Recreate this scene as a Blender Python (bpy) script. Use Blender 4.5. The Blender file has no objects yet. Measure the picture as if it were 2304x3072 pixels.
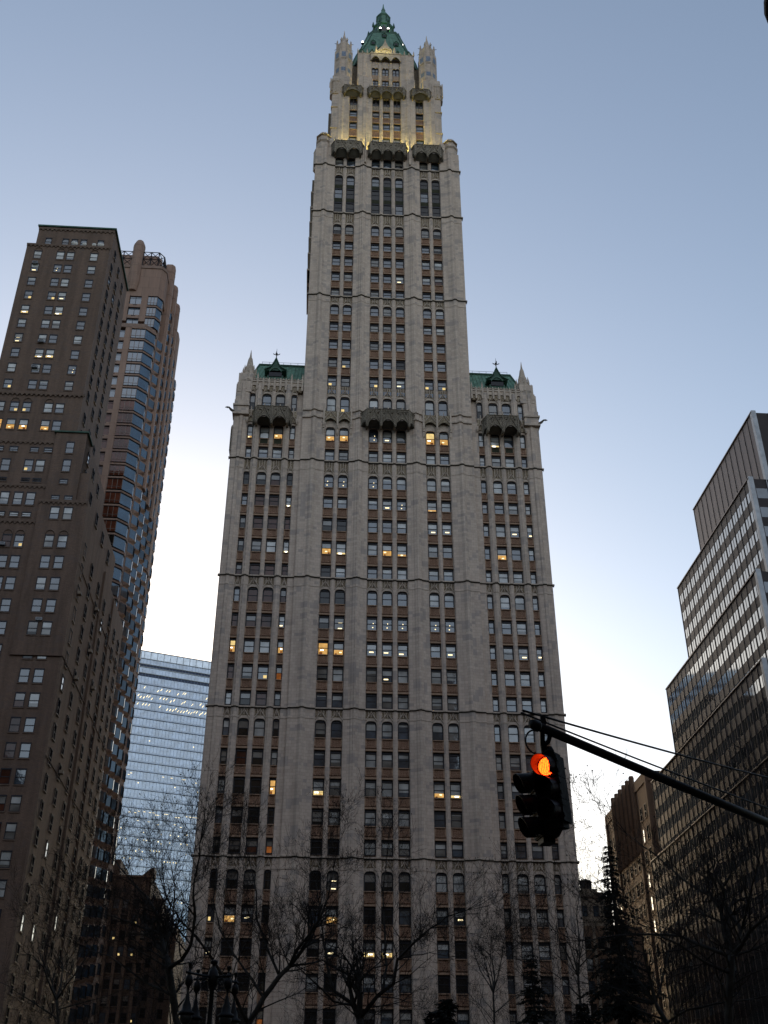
import bpy, bmesh, math, random
from mathutils import Vector, Matrix
R = math.radians
sc = bpy.context.scene
COL = sc.collection

# ------------------------------------------------------------------ camera
PITCH, ROLL, YAW = R(31.4665), R(0.1132), R(3.7245)
f = Vector((0, math.cos(PITCH), math.sin(PITCH)))
r0 = Vector((1, 0, 0)); u0 = Vector((0, -math.sin(PITCH), math.cos(PITCH)))
cr = math.cos(ROLL)*r0 + math.sin(ROLL)*u0
cu = -math.sin(ROLL)*r0 + math.cos(ROLL)*u0
cam = bpy.data.cameras.new('camera'); cam_o = bpy.data.objects.new('camera', cam); COL.objects.link(cam_o)
cam.sensor_fit = 'VERTICAL'; cam.sensor_height = 24.0; cam.lens = 24.0*3250/3072
cam.clip_start = 0.05; cam.clip_end = 5000
m = Matrix((cr, cu, -f)).transposed().to_4x4(); m.translation = Vector((-0.4862, -135.0, 1.6))
cam_o.matrix_world = m
sc.camera = cam_o
sc.render.resolution_x = 768; sc.render.resolution_y = 1024

# ------------------------------------------------------------------ sky, soft dusk light from the east, exposure
SUN_EL, SUN_AZ = R(8.0), R(-15.0)
world = bpy.data.worlds.new('World'); sc.world = world; world.use_nodes = True
wn, wl = world.node_tree.nodes, world.node_tree.links
wn.clear()
sky = wn.new('ShaderNodeTexSky'); sky.sky_type = 'NISHITA'; sky.sun_disc = False
sky.sun_elevation = SUN_EL; sky.sun_rotation = SUN_AZ
sky.air_density = 1.0; sky.dust_density = 1.7; sky.ozone_density = 1.5
hs = wn.new('ShaderNodeHueSaturation'); hs.inputs['Saturation'].default_value = 0.85; hs.inputs['Value'].default_value = 1.0; tint = wn.new('ShaderNodeMix'); tint.data_type = 'RGBA'; tint.blend_type = 'MULTIPLY'; tint.inputs[0].default_value = 1.; tint.inputs[7].default_value = (1.0, .99, 1.02, 1)
bg = wn.new('ShaderNodeBackground'); bg.inputs['Strength'].default_value = 0.15
wo = wn.new('ShaderNodeOutputWorld')
wl.new(sky.outputs[0], hs.inputs['Color']); wl.new(hs.outputs[0], tint.inputs[6]); wl.new(tint.outputs[2], bg.inputs['Color']); wl.new(bg.outputs[0], wo.inputs['Surface'])
east_fill = bpy.data.lights.new('east_fill', 'SUN'); east_fill.energy = 0.26; east_fill.angle = R(60); east_fill.color = (1.0, 0.88, 0.77)
east_fill_o = bpy.data.objects.new('east_fill', east_fill); COL.objects.link(east_fill_o)
east_fill_o.rotation_euler = Vector((0.22, -0.82, 0.55)).to_track_quat('Z', 'Y').to_euler()   # added soft fill for the eastern sky, behind the viewer
sc.view_settings.view_transform = 'Standard'; sc.view_settings.look = 'None'
sc.view_settings.exposure = 1.0; sc.view_settings.gamma = 1.0
sc.render.engine = 'CYCLES'

rnd = random.Random(7)

# ------------------------------------------------------------------ materials
def nt(name):
    mt = bpy.data.materials.new(name); mt.use_nodes = True
    n, l = mt.node_tree.nodes, mt.node_tree.links
    n.clear(); out = n.new('ShaderNodeOutputMaterial')
    return mt, n, l, out
def mathn(n, l, op, a, b=None, c=None):
    k = n.new('ShaderNodeMath'); k.operation = op
    for i, v in enumerate((a, b, c)):
        if v is None: continue
        if isinstance(v, (int, float)): k.inputs[i].default_value = v
        else: l.new(v, k.inputs[i])
    return k.outputs[0]
def ramp(n, l, fac, stops):
    k = n.new('ShaderNodeValToRGB'); l.new(fac, k.inputs[0])
    e = k.color_ramp.elements
    while len(e) < len(stops): e.new(0.5)
    for s, (p, c) in zip(e, stops): s.position = p; s.color = (*c, 1)
    return k.outputs[0]
def mixc(n, l, fac, a, b, mode='MIX'):
    k = n.new('ShaderNodeMix'); k.data_type = 'RGBA'; k.blend_type = mode
    for i, v in ((0, fac), (6, a), (7, b)):
        if isinstance(v, (int, float)): k.inputs[i].default_value = v
        elif isinstance(v, tuple): k.inputs[i].default_value = (*v, 1)
        else: l.new(v, k.inputs[i])
    return k.outputs[2]
def noise(n, l, vec, scale, detail=4, rough=.6):
    k = n.new('ShaderNodeTexNoise'); k.inputs['Scale'].default_value = scale
    k.inputs['Detail'].default_value = detail; k.inputs['Roughness'].default_value = rough
    if vec is not None: l.new(vec, k.inputs['Vector'])
    return k.outputs['Fac']
def princ(n, l, out, col, rough=.8, metal=0., bump=None, bstr=.3, spec=.3):
    p = n.new('ShaderNodeBsdfPrincipled')
    if isinstance(col, tuple): p.inputs['Base Color'].default_value = (*col, 1)
    else: l.new(col, p.inputs['Base Color'])
    p.inputs['Roughness'].default_value = rough; p.inputs['Metallic'].default_value = metal
    p.inputs['Specular IOR Level'].default_value = spec
    if bump is not None:
        b = n.new('ShaderNodeBump'); b.inputs['Strength'].default_value = bstr; b.inputs['Distance'].default_value = .05
        l.new(bump, b.inputs['Height']); l.new(b.outputs[0], p.inputs['Normal'])
    l.new(p.outputs[0], out.inputs['Surface'])
    return p
def objc(n):
    return n.new('ShaderNodeTexCoord').outputs['Object']
def plain(name, c, rough=.7, var=.25, scale=2., metal=0., spec=.3):
    mt, n, l, out = nt(name)
    v = objc(n); f1 = noise(n, l, v, scale)
    a = tuple(x*(1-var) for x in c); b = tuple(min(1, x*(1+var)) for x in c)
    col = ramp(n, l, f1, [(.3, a), (.7, b)])
    princ(n, l, out, col, rough, metal, f1, .2, spec)
    return mt
def blocks(name, c1, c2, cgrey, w, h, mortar, grey_amt=.5, stain=.25):
    """courses of blocks: random block tint, clusters of replaced greyer blocks, joints, weather stains"""
    mt, n, l, out = nt(name)
    v = objc(n); s = n.new('ShaderNodeSeparateXYZ'); l.new(v, s.inputs[0])
    u = mathn(n, l, 'ADD', s.outputs[0], s.outputs[1]); z = s.outputs[2]
    cv = n.new('ShaderNodeCombineXYZ'); l.new(u, cv.inputs[0]); l.new(z, cv.inputs[1])
    br = n.new('ShaderNodeTexBrick'); l.new(cv.outputs[0], br.inputs['Vector'])
    br.inputs['Scale'].default_value = 1.; br.inputs['Brick Width'].default_value = w; br.inputs['Row Height'].default_value = h
    br.inputs['Mortar Size'].default_value = mortar; br.inputs['Mortar Smooth'].default_value = .1
    br.inputs['Color1'].default_value = (*c1, 1); br.inputs['Color2'].default_value = (*c2, 1)
    br.inputs['Mortar'].default_value = (*[x*.62 for x in c1], 1); br.inputs['Bias'].default_value = -.1
    us = mathn(n, l, 'SNAP', u, w); zs = mathn(n, l, 'SNAP', z, h)
    cs = n.new('ShaderNodeCombineXYZ'); l.new(us, cs.inputs[0]); l.new(zs, cs.inputs[1])
    f1 = noise(n, l, cs.outputs[0], .42, 5, .8)
    g = n.new('ShaderNodeMapRange'); g.inputs[1].default_value = .535; g.inputs[2].default_value = .575; l.new(f1, g.inputs[0])
    ga = mathn(n, l, 'MULTIPLY', g.outputs[0], grey_amt)
    c = mixc(n, l, ga, br.outputs['Color'], cgrey)
    # streaky stains, long in z
    mp = n.new('ShaderNodeMapping'); mp.inputs['Scale'].default_value = (1.1, 1.1, .12); l.new(v, mp.inputs[0])
    f2 = noise(n, l, mp.outputs[0], .8, 6, .65)
    st = ramp(n, l, f2, [(.35, (1-stain,)*3), (.62, (1, 1, 1))])
    c = mixc(n, l, 1., c, st, 'MULTIPLY')
    princ(n, l, out, c, .75, 0., br.outputs['Fac'], -.25, .25)
    return mt
def ornament(name, c1, c2, scale, dark=.35):
    """moulded relief: interlaced tracery of raised lighter ribs over a darker ground"""
    mt, n, l, out = nt(name)
    v = objc(n)
    mp = n.new('ShaderNodeMapping'); mp.inputs['Scale'].default_value = (scale, scale*.2, scale); l.new(v, mp.inputs[0])
    vo = n.new('ShaderNodeTexVoronoi'); vo.feature = 'DISTANCE_TO_EDGE'; vo.inputs['Scale'].default_value = 1.; vo.inputs['Randomness'].default_value = .55
    l.new(mp.outputs[0], vo.inputs['Vector'])
    r1 = ramp(n, l, vo.outputs['Distance'], [(.04, (1, 1, 1)), (.2, (0, 0, 0))])
    c = mixc(n, l, r1, tuple(x*dark for x in c1), c2)
    f2 = noise(n, l, v, .5, 4)
    c = mixc(n, l, 1., c, ramp(n, l, f2, [(.3, (.75, .75, .75)), (.7, (1.1, 1.1, 1.1))]), 'MULTIPLY')
    princ(n, l, out, c, .8, 0., r1, .5, .2)
    return mt
def glass(name, base, refl=.35, rough=.04, wave=.012, bands=None):
    mt, n, l, out = nt(name)
    d = n.new('ShaderNodeBsdfDiffuse'); v = objc(n)
    f1 = noise(n, l, v, .35, 2)
    l.new(ramp(n, l, f1, [(.35, tuple(x*.55 for x in base)), (.65, tuple(min(1, x*1.35) for x in base))]), d.inputs['Color'])
    g = n.new('ShaderNodeBsdfGlossy'); g.inputs['Roughness'].default_value = rough; g.inputs['Color'].default_value = (.88, .95, 1, 1)
    f2 = noise(n, l, v, 1.3, 2); b = n.new('ShaderNodeBump'); b.inputs['Strength'].default_value = .25; b.inputs['Distance'].default_value = wave
    l.new(f2, b.inputs['Height']); l.new(b.outputs[0], g.inputs['Normal'])
    lw = n.new('ShaderNodeLayerWeight'); lw.inputs['Blend'].default_value = .5
    fac = mathn(n, l, 'ADD', mathn(n, l, 'MULTIPLY', mathn(n, l, 'POWER', lw.outputs['Facing'], 4.2), 1-refl), refl)
    mx = n.new('ShaderNodeMixShader'); l.new(fac, mx.inputs[0]); l.new(d.outputs[0], mx.inputs[1]); l.new(g.outputs[0], mx.inputs[2])
    l.new(mx.outputs[0], out.inputs['Surface'])
    return mt
def emit(name, c, s, var=0.):
    mt, n, l, out = nt(name)
    e = n.new('ShaderNodeEmission'); e.inputs['Strength'].default_value = s
    if var:
        f1 = noise(n, l, objc(n), 1.6, 3)
        l.new(ramp(n, l, f1, [(.3, tuple(x*(1-var) for x in c)), (.7, c)]), e.inputs['Color'])
    else: e.inputs['Color'].default_value = (*c, 1)
    l.new(e.outputs[0], out.inputs['Surface'])
    return mt
def led_lens():
    mt, n, l, out = nt('red_led_lens')
    v = objc(n); vo = n.new('ShaderNodeTexVoronoi'); vo.inputs['Scale'].default_value = 62.; vo.inputs['Randomness'].default_value = .25
    l.new(v, vo.inputs['Vector'])
    c = ramp(n, l, vo.outputs['Distance'], [(.26, (1, .04, .002)), (.68, (.16, .003, .001))])
    e = n.new('ShaderNodeEmission'); e.inputs['Strength'].default_value = 11.; l.new(c, e.inputs['Color'])
    l.new(e.outputs[0], out.inputs['Surface'])
    return mt

M = dict(
    stone=blocks('cream_terracotta', (.545, .45, .375), (.455, .37, .31), (.31, .275, .255), .62, .42, .012, .7, .18),
    trim=plain('pale_terracotta_trim', (.41, .34, .28), .75, .25, 1.5),
    spandrel=ornament('brown_terracotta_relief', (.28, .155, .10), (.31, .195, .135), 5., .55),
    lintel=plain('tan_terracotta', (.30, .20, .135), .75, .2, 2.),
    tracery=ornament('tan_tracery', (.27, .20, .12), (.38, .32, .24), 5., .5),
    bluetile=plain('blue_grey_tile', (.16, .20, .27), .6, .3, 3.),
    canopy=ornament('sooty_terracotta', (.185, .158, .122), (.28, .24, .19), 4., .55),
    terradk=plain('dark_terracotta', (.075, .068, .055), .9, .3, 1.),  # much darker tone, used on undersides, gargoyles and a hidden block
    copper=plain('green_copper', (.095, .19, .145), .6, .35, 1.2),
    copperdk=plain('dark_copper', (.035, .085, .062), .65, .4, 1.4),
    grnsp=ornament('green_metal_relief', (.025, .04, .03), (.075, .07, .04), 6., .5),
    frame=plain('black_sash', (.012, .013, .020), .5, .2, 3.),
    sky=glass('glass_sky', (.050, .068, .090), .10),
    blind=glass('glass_blind', (.36, .375, .37), .08),
    blindg=glass('glass_grey_blind', (.15, .145, .135), .07),
    dark=glass('glass_dark', (.014, .013, .012), .035),
    pit=plain('unlit_room', (.012, .012, .014), 1., .3, 1., 0., 0.),
    brown=glass('glass_brown_reflection', (.070, .026, .016), .03),  # reflection of brown buildings put into the glass colour
    lit=emit('lit_room_amber', (1., .56, .17), .42, .45),
    lity=emit('lit_room_yellow', (1., .74, .30), .55, .35),
    orange=emit('lit_room_orange', (.75, .24, .06), .16, .5),
    lamp=emit('ceiling_lamp', (1., .82, .46), 1.1),
    lampw=emit('white_lamp', (1., .95, .85), 3.),
    brick=blocks('brown_brick', (.175, .118, .088), (.135, .092, .07), (.12, .09, .078), .42, .14, .02, .5, .34),
    brickdk=plain('dark_brick_trim', (.125, .088, .067), .85, .2, 2.),
    pink=blocks('pink_precast', (.29, .20, .16), (.27, .185, .15), (.25, .18, .15), 2.4, 3.2, .03, .3, .2),
    pinkwarm=plain('salmon_precast', (.40, .27, .22), .8, .15, 1.),
    pinkdk=plain('pinkish_coping', (.21, .15, .125), .8, .2, 1.),
    orangebrick=blocks('orange_brick', (.235, .15, .10), (.205, .13, .085), (.175, .12, .09), .5, .2, .02, .3, .3),
    limestone=blocks('grey_limestone', (.34, .28, .215), (.31, .255, .20), (.26, .22, .18), .9, .5, .02, .3, .3),
    lowbrick=blocks('dark_brown_brick', (.11, .080, .065), (.10, .073, .06), (.09, .07, .06), .5, .2, .02, .3, .3),
    panel=plain('bronze_panel', (.024, .019, .020), .5, .25, .6, .0, .2),
    louvre=plain('bronze_louvre', (.045, .028, .026), .45, .3, .5, .3, .5),
    fin=plain('bronze_fin', (.13, .10, .085), .4, .2, 1., .3, .5),
    bluesteel=plain('blue_grey_steel', (.14, .19, .28), .4, .2, 1., .3, .5),
    steel=plain('grey_steel', (.22, .24, .26), .4, .2, 1., .5, .5),
    mirror=glass('mirror_glass', (.03, .034, .04), .20, .05, .0003),
    curtain=glass('curtain_glass_sky_tint', (.25, .335, .48), .20, .08, .01),  # pale blue base carries the reflected sky in its colour
    curtainl=glass('pale_curtain_spandrel', (.09, .14, .24), .18, .12, .01),
    white=glass('parapet_glass', (.5, .58, .68), .30, .1, .01),
    navy=plain('dark_louvre', (.03, .045, .09), .5, .2, .5),
    bayglass=glass('blue_bay_glass', (.03, .06, .10), .16, .03),
    rust=glass('glass_red_reflection', (.09, .028, .016), .04, .05),  # reddish mirror image painted as the pane's own colour
    black=plain('black_enamel', (.005, .005, .006), .5, .3, 6., 0., .15),
    visor=plain('red_lit_visor', (.013, .004, .007), .5, .3, 6., 0., .2),  # black plastic with the lens's red glow tinted into its colour
    cable=plain('black_cable', (.008, .008, .010), .5, .2, 5.),
    lensoff=glass('unlit_lens', (.008, .008, .007), .02, .2),
    led=led_lens(),
    bark=plain('grey_bark', (.034, .033, .030), .9, .5, 3.),
    twig=plain('dark_twig', (.016, .0145, .0135), .9, .3, 3.),
    needle=plain('dark_needles', (.008, .012, .009), .85, .5, 2.),
    iron=plain('black_iron', (.006, .0065, .008), .5, .3, 5., 0., .2),
    opal=plain('opal_glass', (.05, .055, .055), .3, .2, 3.),
    asphalt=plain('asphalt', (.05, .05, .052), .9, .3, .8),
    paving=blocks('grey_paving', (.20, .19, .18), (.18, .17, .16), (.15, .145, .14), 1.2, 1.2, .03, .4, .2),
    soil=plain('winter_soil', (.055, .045, .032), .95, .4, .6),
    paint=plain('road_paint', (.6, .6, .58), .7, .2, 2.),
    dish=plain('white_dish', (.55, .55, .53), .5, .1, 3.),
    tank=plain('weathered_wood', (.06, .048, .045), .85, .3, 2.),
)

# ------------------------------------------------------------------ mesh helper
class MB:
    def __init__(s): s.v = []; s.f = []; s.m = []; s.mats = []
    def mi(s, k):
        if k not in s.mats: s.mats.append(k)
        return s.mats.index(k)
    def poly(s, pts, k):
        b = len(s.v); s.v += [tuple(p) for p in pts]; s.f.append(tuple(range(b, b+len(pts)))); s.m.append(s.mi(k))
    def box(s, x0, x1, y0, y1, z0, z1, k):
        b = len(s.v)
        s.v += [(x0,y0,z0),(x1,y0,z0),(x1,y1,z0),(x0,y1,z0),(x0,y0,z1),(x1,y0,z1),(x1,y1,z1),(x0,y1,z1)]
        i = s.mi(k)
        for q in ((0,3,2,1),(4,5,6,7),(0,1,5,4),(1,2,6,5),(2,3,7,6),(3,0,4,7)):
            s.f.append(tuple(b+j for j in q)); s.m.append(i)
    def prism(s, prof, z0, z1, k, top=None):
        """closed plan polygon (x,y) from z0 to z1; top = (scale, cx, cy) tapers"""
        n = len(prof); b = len(s.v); i = s.mi(k)
        s.v += [(x, y, z0) for x, y in prof]
        if top: sc_, cx, cy = top; s.v += [(cx+(x-cx)*sc_, cy+(y-cy)*sc_, z1) for x, y in prof]
        else: s.v += [(x, y, z1) for x, y in prof]
        for j in range(n):
            q = (j+1) % n; s.f.append((b+j, b+q, b+n+q, b+n+j)); s.m.append(i)
        s.f.append(tuple(b+j for j in reversed(range(n)))); s.m.append(i)
        s.f.append(tuple(b+n+j for j in range(n))); s.m.append(i)
    def slab(s, out, y0, y1, k):
        """elevation polygon (x,z) from y0 (front) to y1"""
        n = len(out); b = len(s.v); i = s.mi(k)
        s.v += [(x, y0, z) for x, z in out] + [(x, y1, z) for x, z in out]
        for j in range(n):
            q = (j+1) % n; s.f.append((b+j, b+n+j, b+n+q, b+q)); s.m.append(i)
        s.f.append(tuple(b+j for j in range(n))); s.m.append(i)
        s.f.append(tuple(b+n+j for j in reversed(range(n)))); s.m.append(i)
    def lathe(s, prof, cx, cy, k, n=8, rot=0., cz=0.):
        b = len(s.v); i = s.mi(k); h = len(prof)
        for rr, z in prof:
            for j in range(n):
                a = rot+2*math.pi*j/n; s.v.append((cx+rr*math.cos(a), cy+rr*math.sin(a), cz+z))
        for a in range(h-1):
            for j in range(n):
                q = (j+1) % n
                s.f.append((b+a*n+j, b+a*n+q, b+(a+1)*n+q, b+(a+1)*n+j)); s.m.append(i)
        s.f.append(tuple(b+j for j in reversed(range(n)))); s.m.append(i)
        s.f.append(tuple(b+(h-1)*n+j for j in range(n))); s.m.append(i)
    def tube(s, pts, rad, k, n=6, cap=True):
        pts = [Vector(p) for p in pts]; b = len(s.v); i = s.mi(k); h = len(pts)
        if not isinstance(rad, (list, tuple)): rad = [rad]*h
        prev = None
        for a, p in enumerate(pts):
            t = (pts[min(a+1, h-1)]-pts[max(a-1, 0)])
            if t.length < 1e-9: t = Vector((0, 0, 1))
            t.normalize()
            if prev is None:
                ref = Vector((0, 0, 1)) if abs(t.z) < .9 else Vector((1, 0, 0)); e1 = t.cross(ref).normalized()
            else:
                e1 = prev-t*prev.dot(t)
                if e1.length < 1e-6: e1 = t.orthogonal()
                e1.normalize()
            prev = e1; e2 = t.cross(e1)
            for j in range(n):
                an = 2*math.pi*j/n; q = p+(e1*math.cos(an)+e2*math.sin(an))*rad[a]; s.v.append((q.x, q.y, q.z))
        for a in range(h-1):
            for j in range(n):
                q = (j+1) % n; s.f.append((b+a*n+j, b+a*n+q, b+(a+1)*n+q, b+(a+1)*n+j)); s.m.append(i)
        if cap:
            s.f.append(tuple(b+j for j in reversed(range(n)))); s.m.append(i)
            s.f.append(tuple(b+(h-1)*n+j for j in range(n))); s.m.append(i)
    def add(s, o):
        b = len(s.v); s.v += o.v; mp = [s.mi(k) for k in o.mats]
        s.f += [tuple(j+b for j in q) for q in o.f]; s.m += [mp[i] for i in o.m]
    def xform(s, fn): s.v = [tuple(fn(*p)) for p in s.v]; return s
    def build(s, name, parent=None, off=(0, 0, 0), smooth=False, **props):
        me = bpy.data.meshes.new(name)
        ox, oy, oz = off
        me.from_pydata([(x-ox, y-oy, z-oz) for x, y, z in s.v], [], s.f)
        for k in s.mats: me.materials.append(M[k])
        me.polygons.foreach_set('material_index', s.m)
        if smooth: me.polygons.foreach_set('use_smooth', [True]*len(s.f))
        bm = bmesh.new(); bm.from_mesh(me); bmesh.ops.recalc_face_normals(bm, faces=bm.faces); bm.to_mesh(me); bm.free()
        me.update()
        o = bpy.data.objects.new(name, me); COL.objects.link(o)
        if parent is not None: o.parent = parent
        for kk, vv in props.items(): o[kk] = vv
        return o

EX = Vector((math.cos(YAW), math.sin(YAW), 0)); EY = Vector((-math.sin(YAW), math.cos(YAW), 0))
def street(x, y, z=0.): return EX*x+EY*y+Vector((0, 0, z))     # block-aligned coordinates of the avenue
class Thing:
    """Empty at a thing's base; parts are given in street-aligned coordinates (aligned) or world ones"""
    def __init__(s, name, label, cat, base, aligned=True, group=None, yaw=None):
        s.o = bpy.data.objects.new(name, None); COL.objects.link(s.o); s.o.empty_display_size = 1.
        s.off = (base[0], base[1], 0.) if len(base) < 3 else tuple(base)
        if aligned:
            s.o.location = street(*s.off); s.o.rotation_euler = (0, 0, YAW)
        else:
            s.o.location = s.off
            if yaw: s.o.rotation_euler = (0, 0, yaw); s.off = (0, 0, 0)
        s.o['label'] = label; s.o['category'] = cat
        if group: s.o['group'] = group
    def part(s, name, mb, smooth=False, **p): return mb.build(name, s.o, s.off, smooth, **p)
    def sub(s, name, mb, parent, smooth=False, **p): return mb.build(name, parent, s.off, smooth, **p)
    def many(s, name, items, limit=100, subname=None):
        """items: (weight, mesh, sub mesh or None); the biggest become parts, the rest one 'stuff' part"""
        items = sorted(items, key=lambda t: -t[0])
        for w, a, b in items[:limit]:
            o = s.part(name, a)
            if b is not None: s.sub(subname, b, o)
        rest = MB()
        for w, a, b in items[limit:]:
            rest.add(a)
            if b is not None: rest.add(b)
        if rest.f: s.part(name, rest, kind='stuff')

CAMP = Vector((-0.4862, -135.0, 1.6)); CAMF = Vector((CAMP.dot(EX), CAMP.dot(EY), 1.6))
def seen(x, y, z, w, h, nx=0, ny=-1):
    d = CAMF-Vector((x, y, z)); L = d.length; c = max(.02, (d.x*nx+d.y*ny)/L)
    return w*h*c/L/L

# ------------------------------------------------------------------ windows
def outline(xc, w, z0, z1, arch=0., n=10):
    """window outline (x,z), counter-clockwise from lower left; arch = rise of a basket-handle head"""
    x0, x1 = xc-w/2, xc+w/2
    if arch <= 0: return [(x0, z0), (x1, z0), (x1, z1), (x0, z1)]
    pts = [(x0, z0), (x1, z0)]
    for i in range(n+1):
        t = math.pi*i/n; c, s_ = math.cos(t), math.sin(t); e = .72
        pts.append((xc+w/2*math.copysign(abs(c)**e, c), z1-arch+arch*abs(s_)**e))
    return pts
def clipz(pts, za, zb):
    def cut(ps, z, keep_above):
        o = []
        for i in range(len(ps)):
            a, b = ps[i], ps[(i+1) % len(ps)]
            ia = (a[1] >= z) == keep_above or a[1] == z; ib = (b[1] >= z) == keep_above or b[1] == z
            if ia: o.append(a)
            if ia != ib:
                t = (z-a[1])/(b[1]-a[1]); o.append((a[0]+t*(b[0]-a[0]), z))
        return o
    return cut(cut(pts, za, True), zb, False)
def sash(xc, w, z0, z1, y, style, arch=0., fw=.13, rail=True, rr=rnd, head_shade=0.):
    fr, pn = MB(), MB()
    o = outline(xc, w, z0, z1, arch)
    h = z1-z0; zc = (z0+z1)/2; x0, x1 = xc-w/2+fw, xc+w/2-fw
    ins = [(xc+(px-xc)*(1-2*fw/w), zc+(pz-zc)*(1-2*fw/h)) for px, pz in o]
    n = len(o)
    for i in range(n):
        j = (i+1) % n
        fr.poly([(o[i][0], y-.05, o[i][1]), (o[j][0], y-.05, o[j][1]), (ins[j][0], y-.05, ins[j][1]), (ins[i][0], y-.05, ins[i][1])], 'frame')
        fr.poly([(ins[i][0], y-.05, ins[i][1]), (ins[j][0], y-.05, ins[j][1]), (ins[j][0], y+.06, ins[j][1]), (ins[i][0], y+.06, ins[i][1])], 'frame')
    zm = z0+h*rr.uniform(.46, .5)
    if head_shade:
        p = clipz(o, z1-head_shade, z1)
        if len(p) > 2: fr.slab(p, y-.09, y+.03, 'frame')  # black strip painting the reveal's shade at the window head
    if rail: fr.box(x0, x1, y-.03, y+.04, zm-.045, zm+.045, 'frame')
    def band(a, b, k):
        p = clipz(ins, z0+h*a, z0+h*b)
        if len(p) > 2: pn.poly([(px, y+.02, pz) for px, pz in p], k)
    def lamp(u, t, wu, ht, k):
        cx = x0+(x1-x0)*u; cz = z0+h*t
        pn.poly([(cx-wu/2, y+.016, cz-ht/2), (cx+wu/2, y+.016, cz-ht/2), (cx+wu/2, y+.016, cz+ht/2), (cx-wu/2, y+.016, cz+ht/2)], k)
    zmf = (zm-z0)/h
    if style == 'sky': band(0, 1, 'sky')
    elif style == 'blind':
        t = rr.choice([zmf, zmf, zmf, .3, .62, .74, .2]); band(t, 1, 'blind'); band(0, t, rr.choice(['sky', 'sky', 'blindg']))
    elif style == 'full': band(0, 1, 'blind')
    elif style == 'grey': t = rr.choice([zmf, .25]); band(t, 1, 'blindg'); band(0, t, 'dark')
    elif style == 'dark': band(0, 1, 'dark')
    elif style == 'pit': band(0, 1, 'pit')
    elif style == 'brown': band(zmf, 1, rr.choice(['brown', 'blindg', 'brown'])); band(0, zmf, 'brown')
    elif style == 'lit': t = rr.choice([.22, .3, .4, zmf]); band(t, 1, 'blind'); band(0, t, 'lit'); lamp(rr.uniform(.2, .8), t*rr.uniform(.45, .8), w*.22, h*.07, 'lamp'); lamp(rr.choice([.2, .8]), t*.22, w*.2, h*t*.4, 'orange')
    elif style == 'lity': t = rr.choice([.2, .3, .42]); band(t, 1, 'blind'); band(0, t, 'lity'); lamp(rr.uniform(.3, .7), t*.7, w*.35, h*.06, 'lampw'); lamp(rr.choice([.25, .75]), t*.25, w*.25, h*t*.35, 'lit')
    elif style == 'litfull': band(zmf, 1, rr.choice(['lit', 'lity', 'blind'])); band(0, zmf, 'lit'); lamp(rr.uniform(.3, .7), .36, w*.3, h*.05, 'lampw'); lamp(rr.choice([.25, .7]), .13, w*.3, h*.2, 'orange')
    elif style == 'orange': band(zmf, 1, 'blindg'); band(0, zmf, 'orange')
    elif style == 'strip':
        band(0, 1, 'blindg'); u = rr.uniform(.4, .65); lamp(u, .5, .55, .13, 'lamp'); lamp(u-.02, .12, .55, .13, 'lamp')
    elif style == 'dot':
        band(0, 1, 'sky'); u = rr.uniform(.3, .7); lamp(u, .55, .12, .12, 'lamp'); lamp(u-.06, .26, .14, .14, 'lamp')
    elif style == 'lamp':
        band(zmf, 1, 'blind'); band(0, zmf, 'sky'); lamp(rr.uniform(.28, .7), rr.uniform(.16, .36), min(.6, w*.45), .17, 'lamp')
    elif style == 'litlow':
        band(0, 1, 'sky'); u = rr.choice([.25, .75]); lamp(u, .22, w*.32, .42, 'lity')
    return fr, pn
def arch_plate(mb, x0, x1, z0, ztop, xc, w, z1, arch, y0, y1, k):
    """wall plate with an arched head cut out of its lower edge (opening xc,w, crown z1)"""
    o = outline(xc, w, z0, z1, arch)[2:]
    for i in range(len(o)-1):
        (xa, za), (xb, zb) = o[i], o[i+1]
        mb.poly([(xa, y0, za), (xb, y0, zb), (xb, y0, ztop), (xa, y0, ztop)], k)
        mb.poly([(xa, y0, za), (xb, y0, zb), (xb, y1, zb), (xa, y1, za)], k)
    for xa, xb in ((x0, xc-w/2), (xc+w/2, x1)):
        if xb-xa > .01: mb.poly([(xa, y0, z1-arch), (xb, y0, z1-arch), (xb, y0, ztop), (xa, y0, ztop)], k)
def scallop(mb, a, b, zs, zt, n, rise, thick, k, ksoff, q=8, point=.25):
    """upright plate from plan point a to b with n pointed arches cut in the lower edge"""
    ax, ay = a; bx, by = b; L = math.hypot(bx-ax, by-ay); nx, ny = -(by-ay)/L, (bx-ax)/L
    pts = []
    for i in range(n):
        for j in range(q+1):
            t = (i+.06+.88*j/q)/n; s_ = j/q
            z = zs+rise*(1-abs(2*s_-1)**2.4)*(1-point)+rise*point*(1-abs(2*s_-1))
            pts.append((t, z))
    pts = [(0, zs)]+pts+[(1, zs)]
    for (t0, z0_), (t1, z1_) in zip(pts, pts[1:]):
        p0 = (ax+(bx-ax)*t0, ay+(by-ay)*t0); p1 = (ax+(bx-ax)*t1, ay+(by-ay)*t1)
        i0 = (p0[0]+nx*thick, p0[1]+ny*thick); i1 = (p1[0]+nx*thick, p1[1]+ny*thick)
        mb.poly([(*p0, z0_), (*p1, z1_), (*p1, zt), (*p0, zt)], k)
        mb.poly([(*p0, z0_), (*i0, z0_), (*i1, z1_), (*p1, z1_)], ksoff)
        mb.poly([(*i0, z0_), (*i0, zt), (*i1, zt), (*i1, z1_)], ksoff)
    return mb
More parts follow.
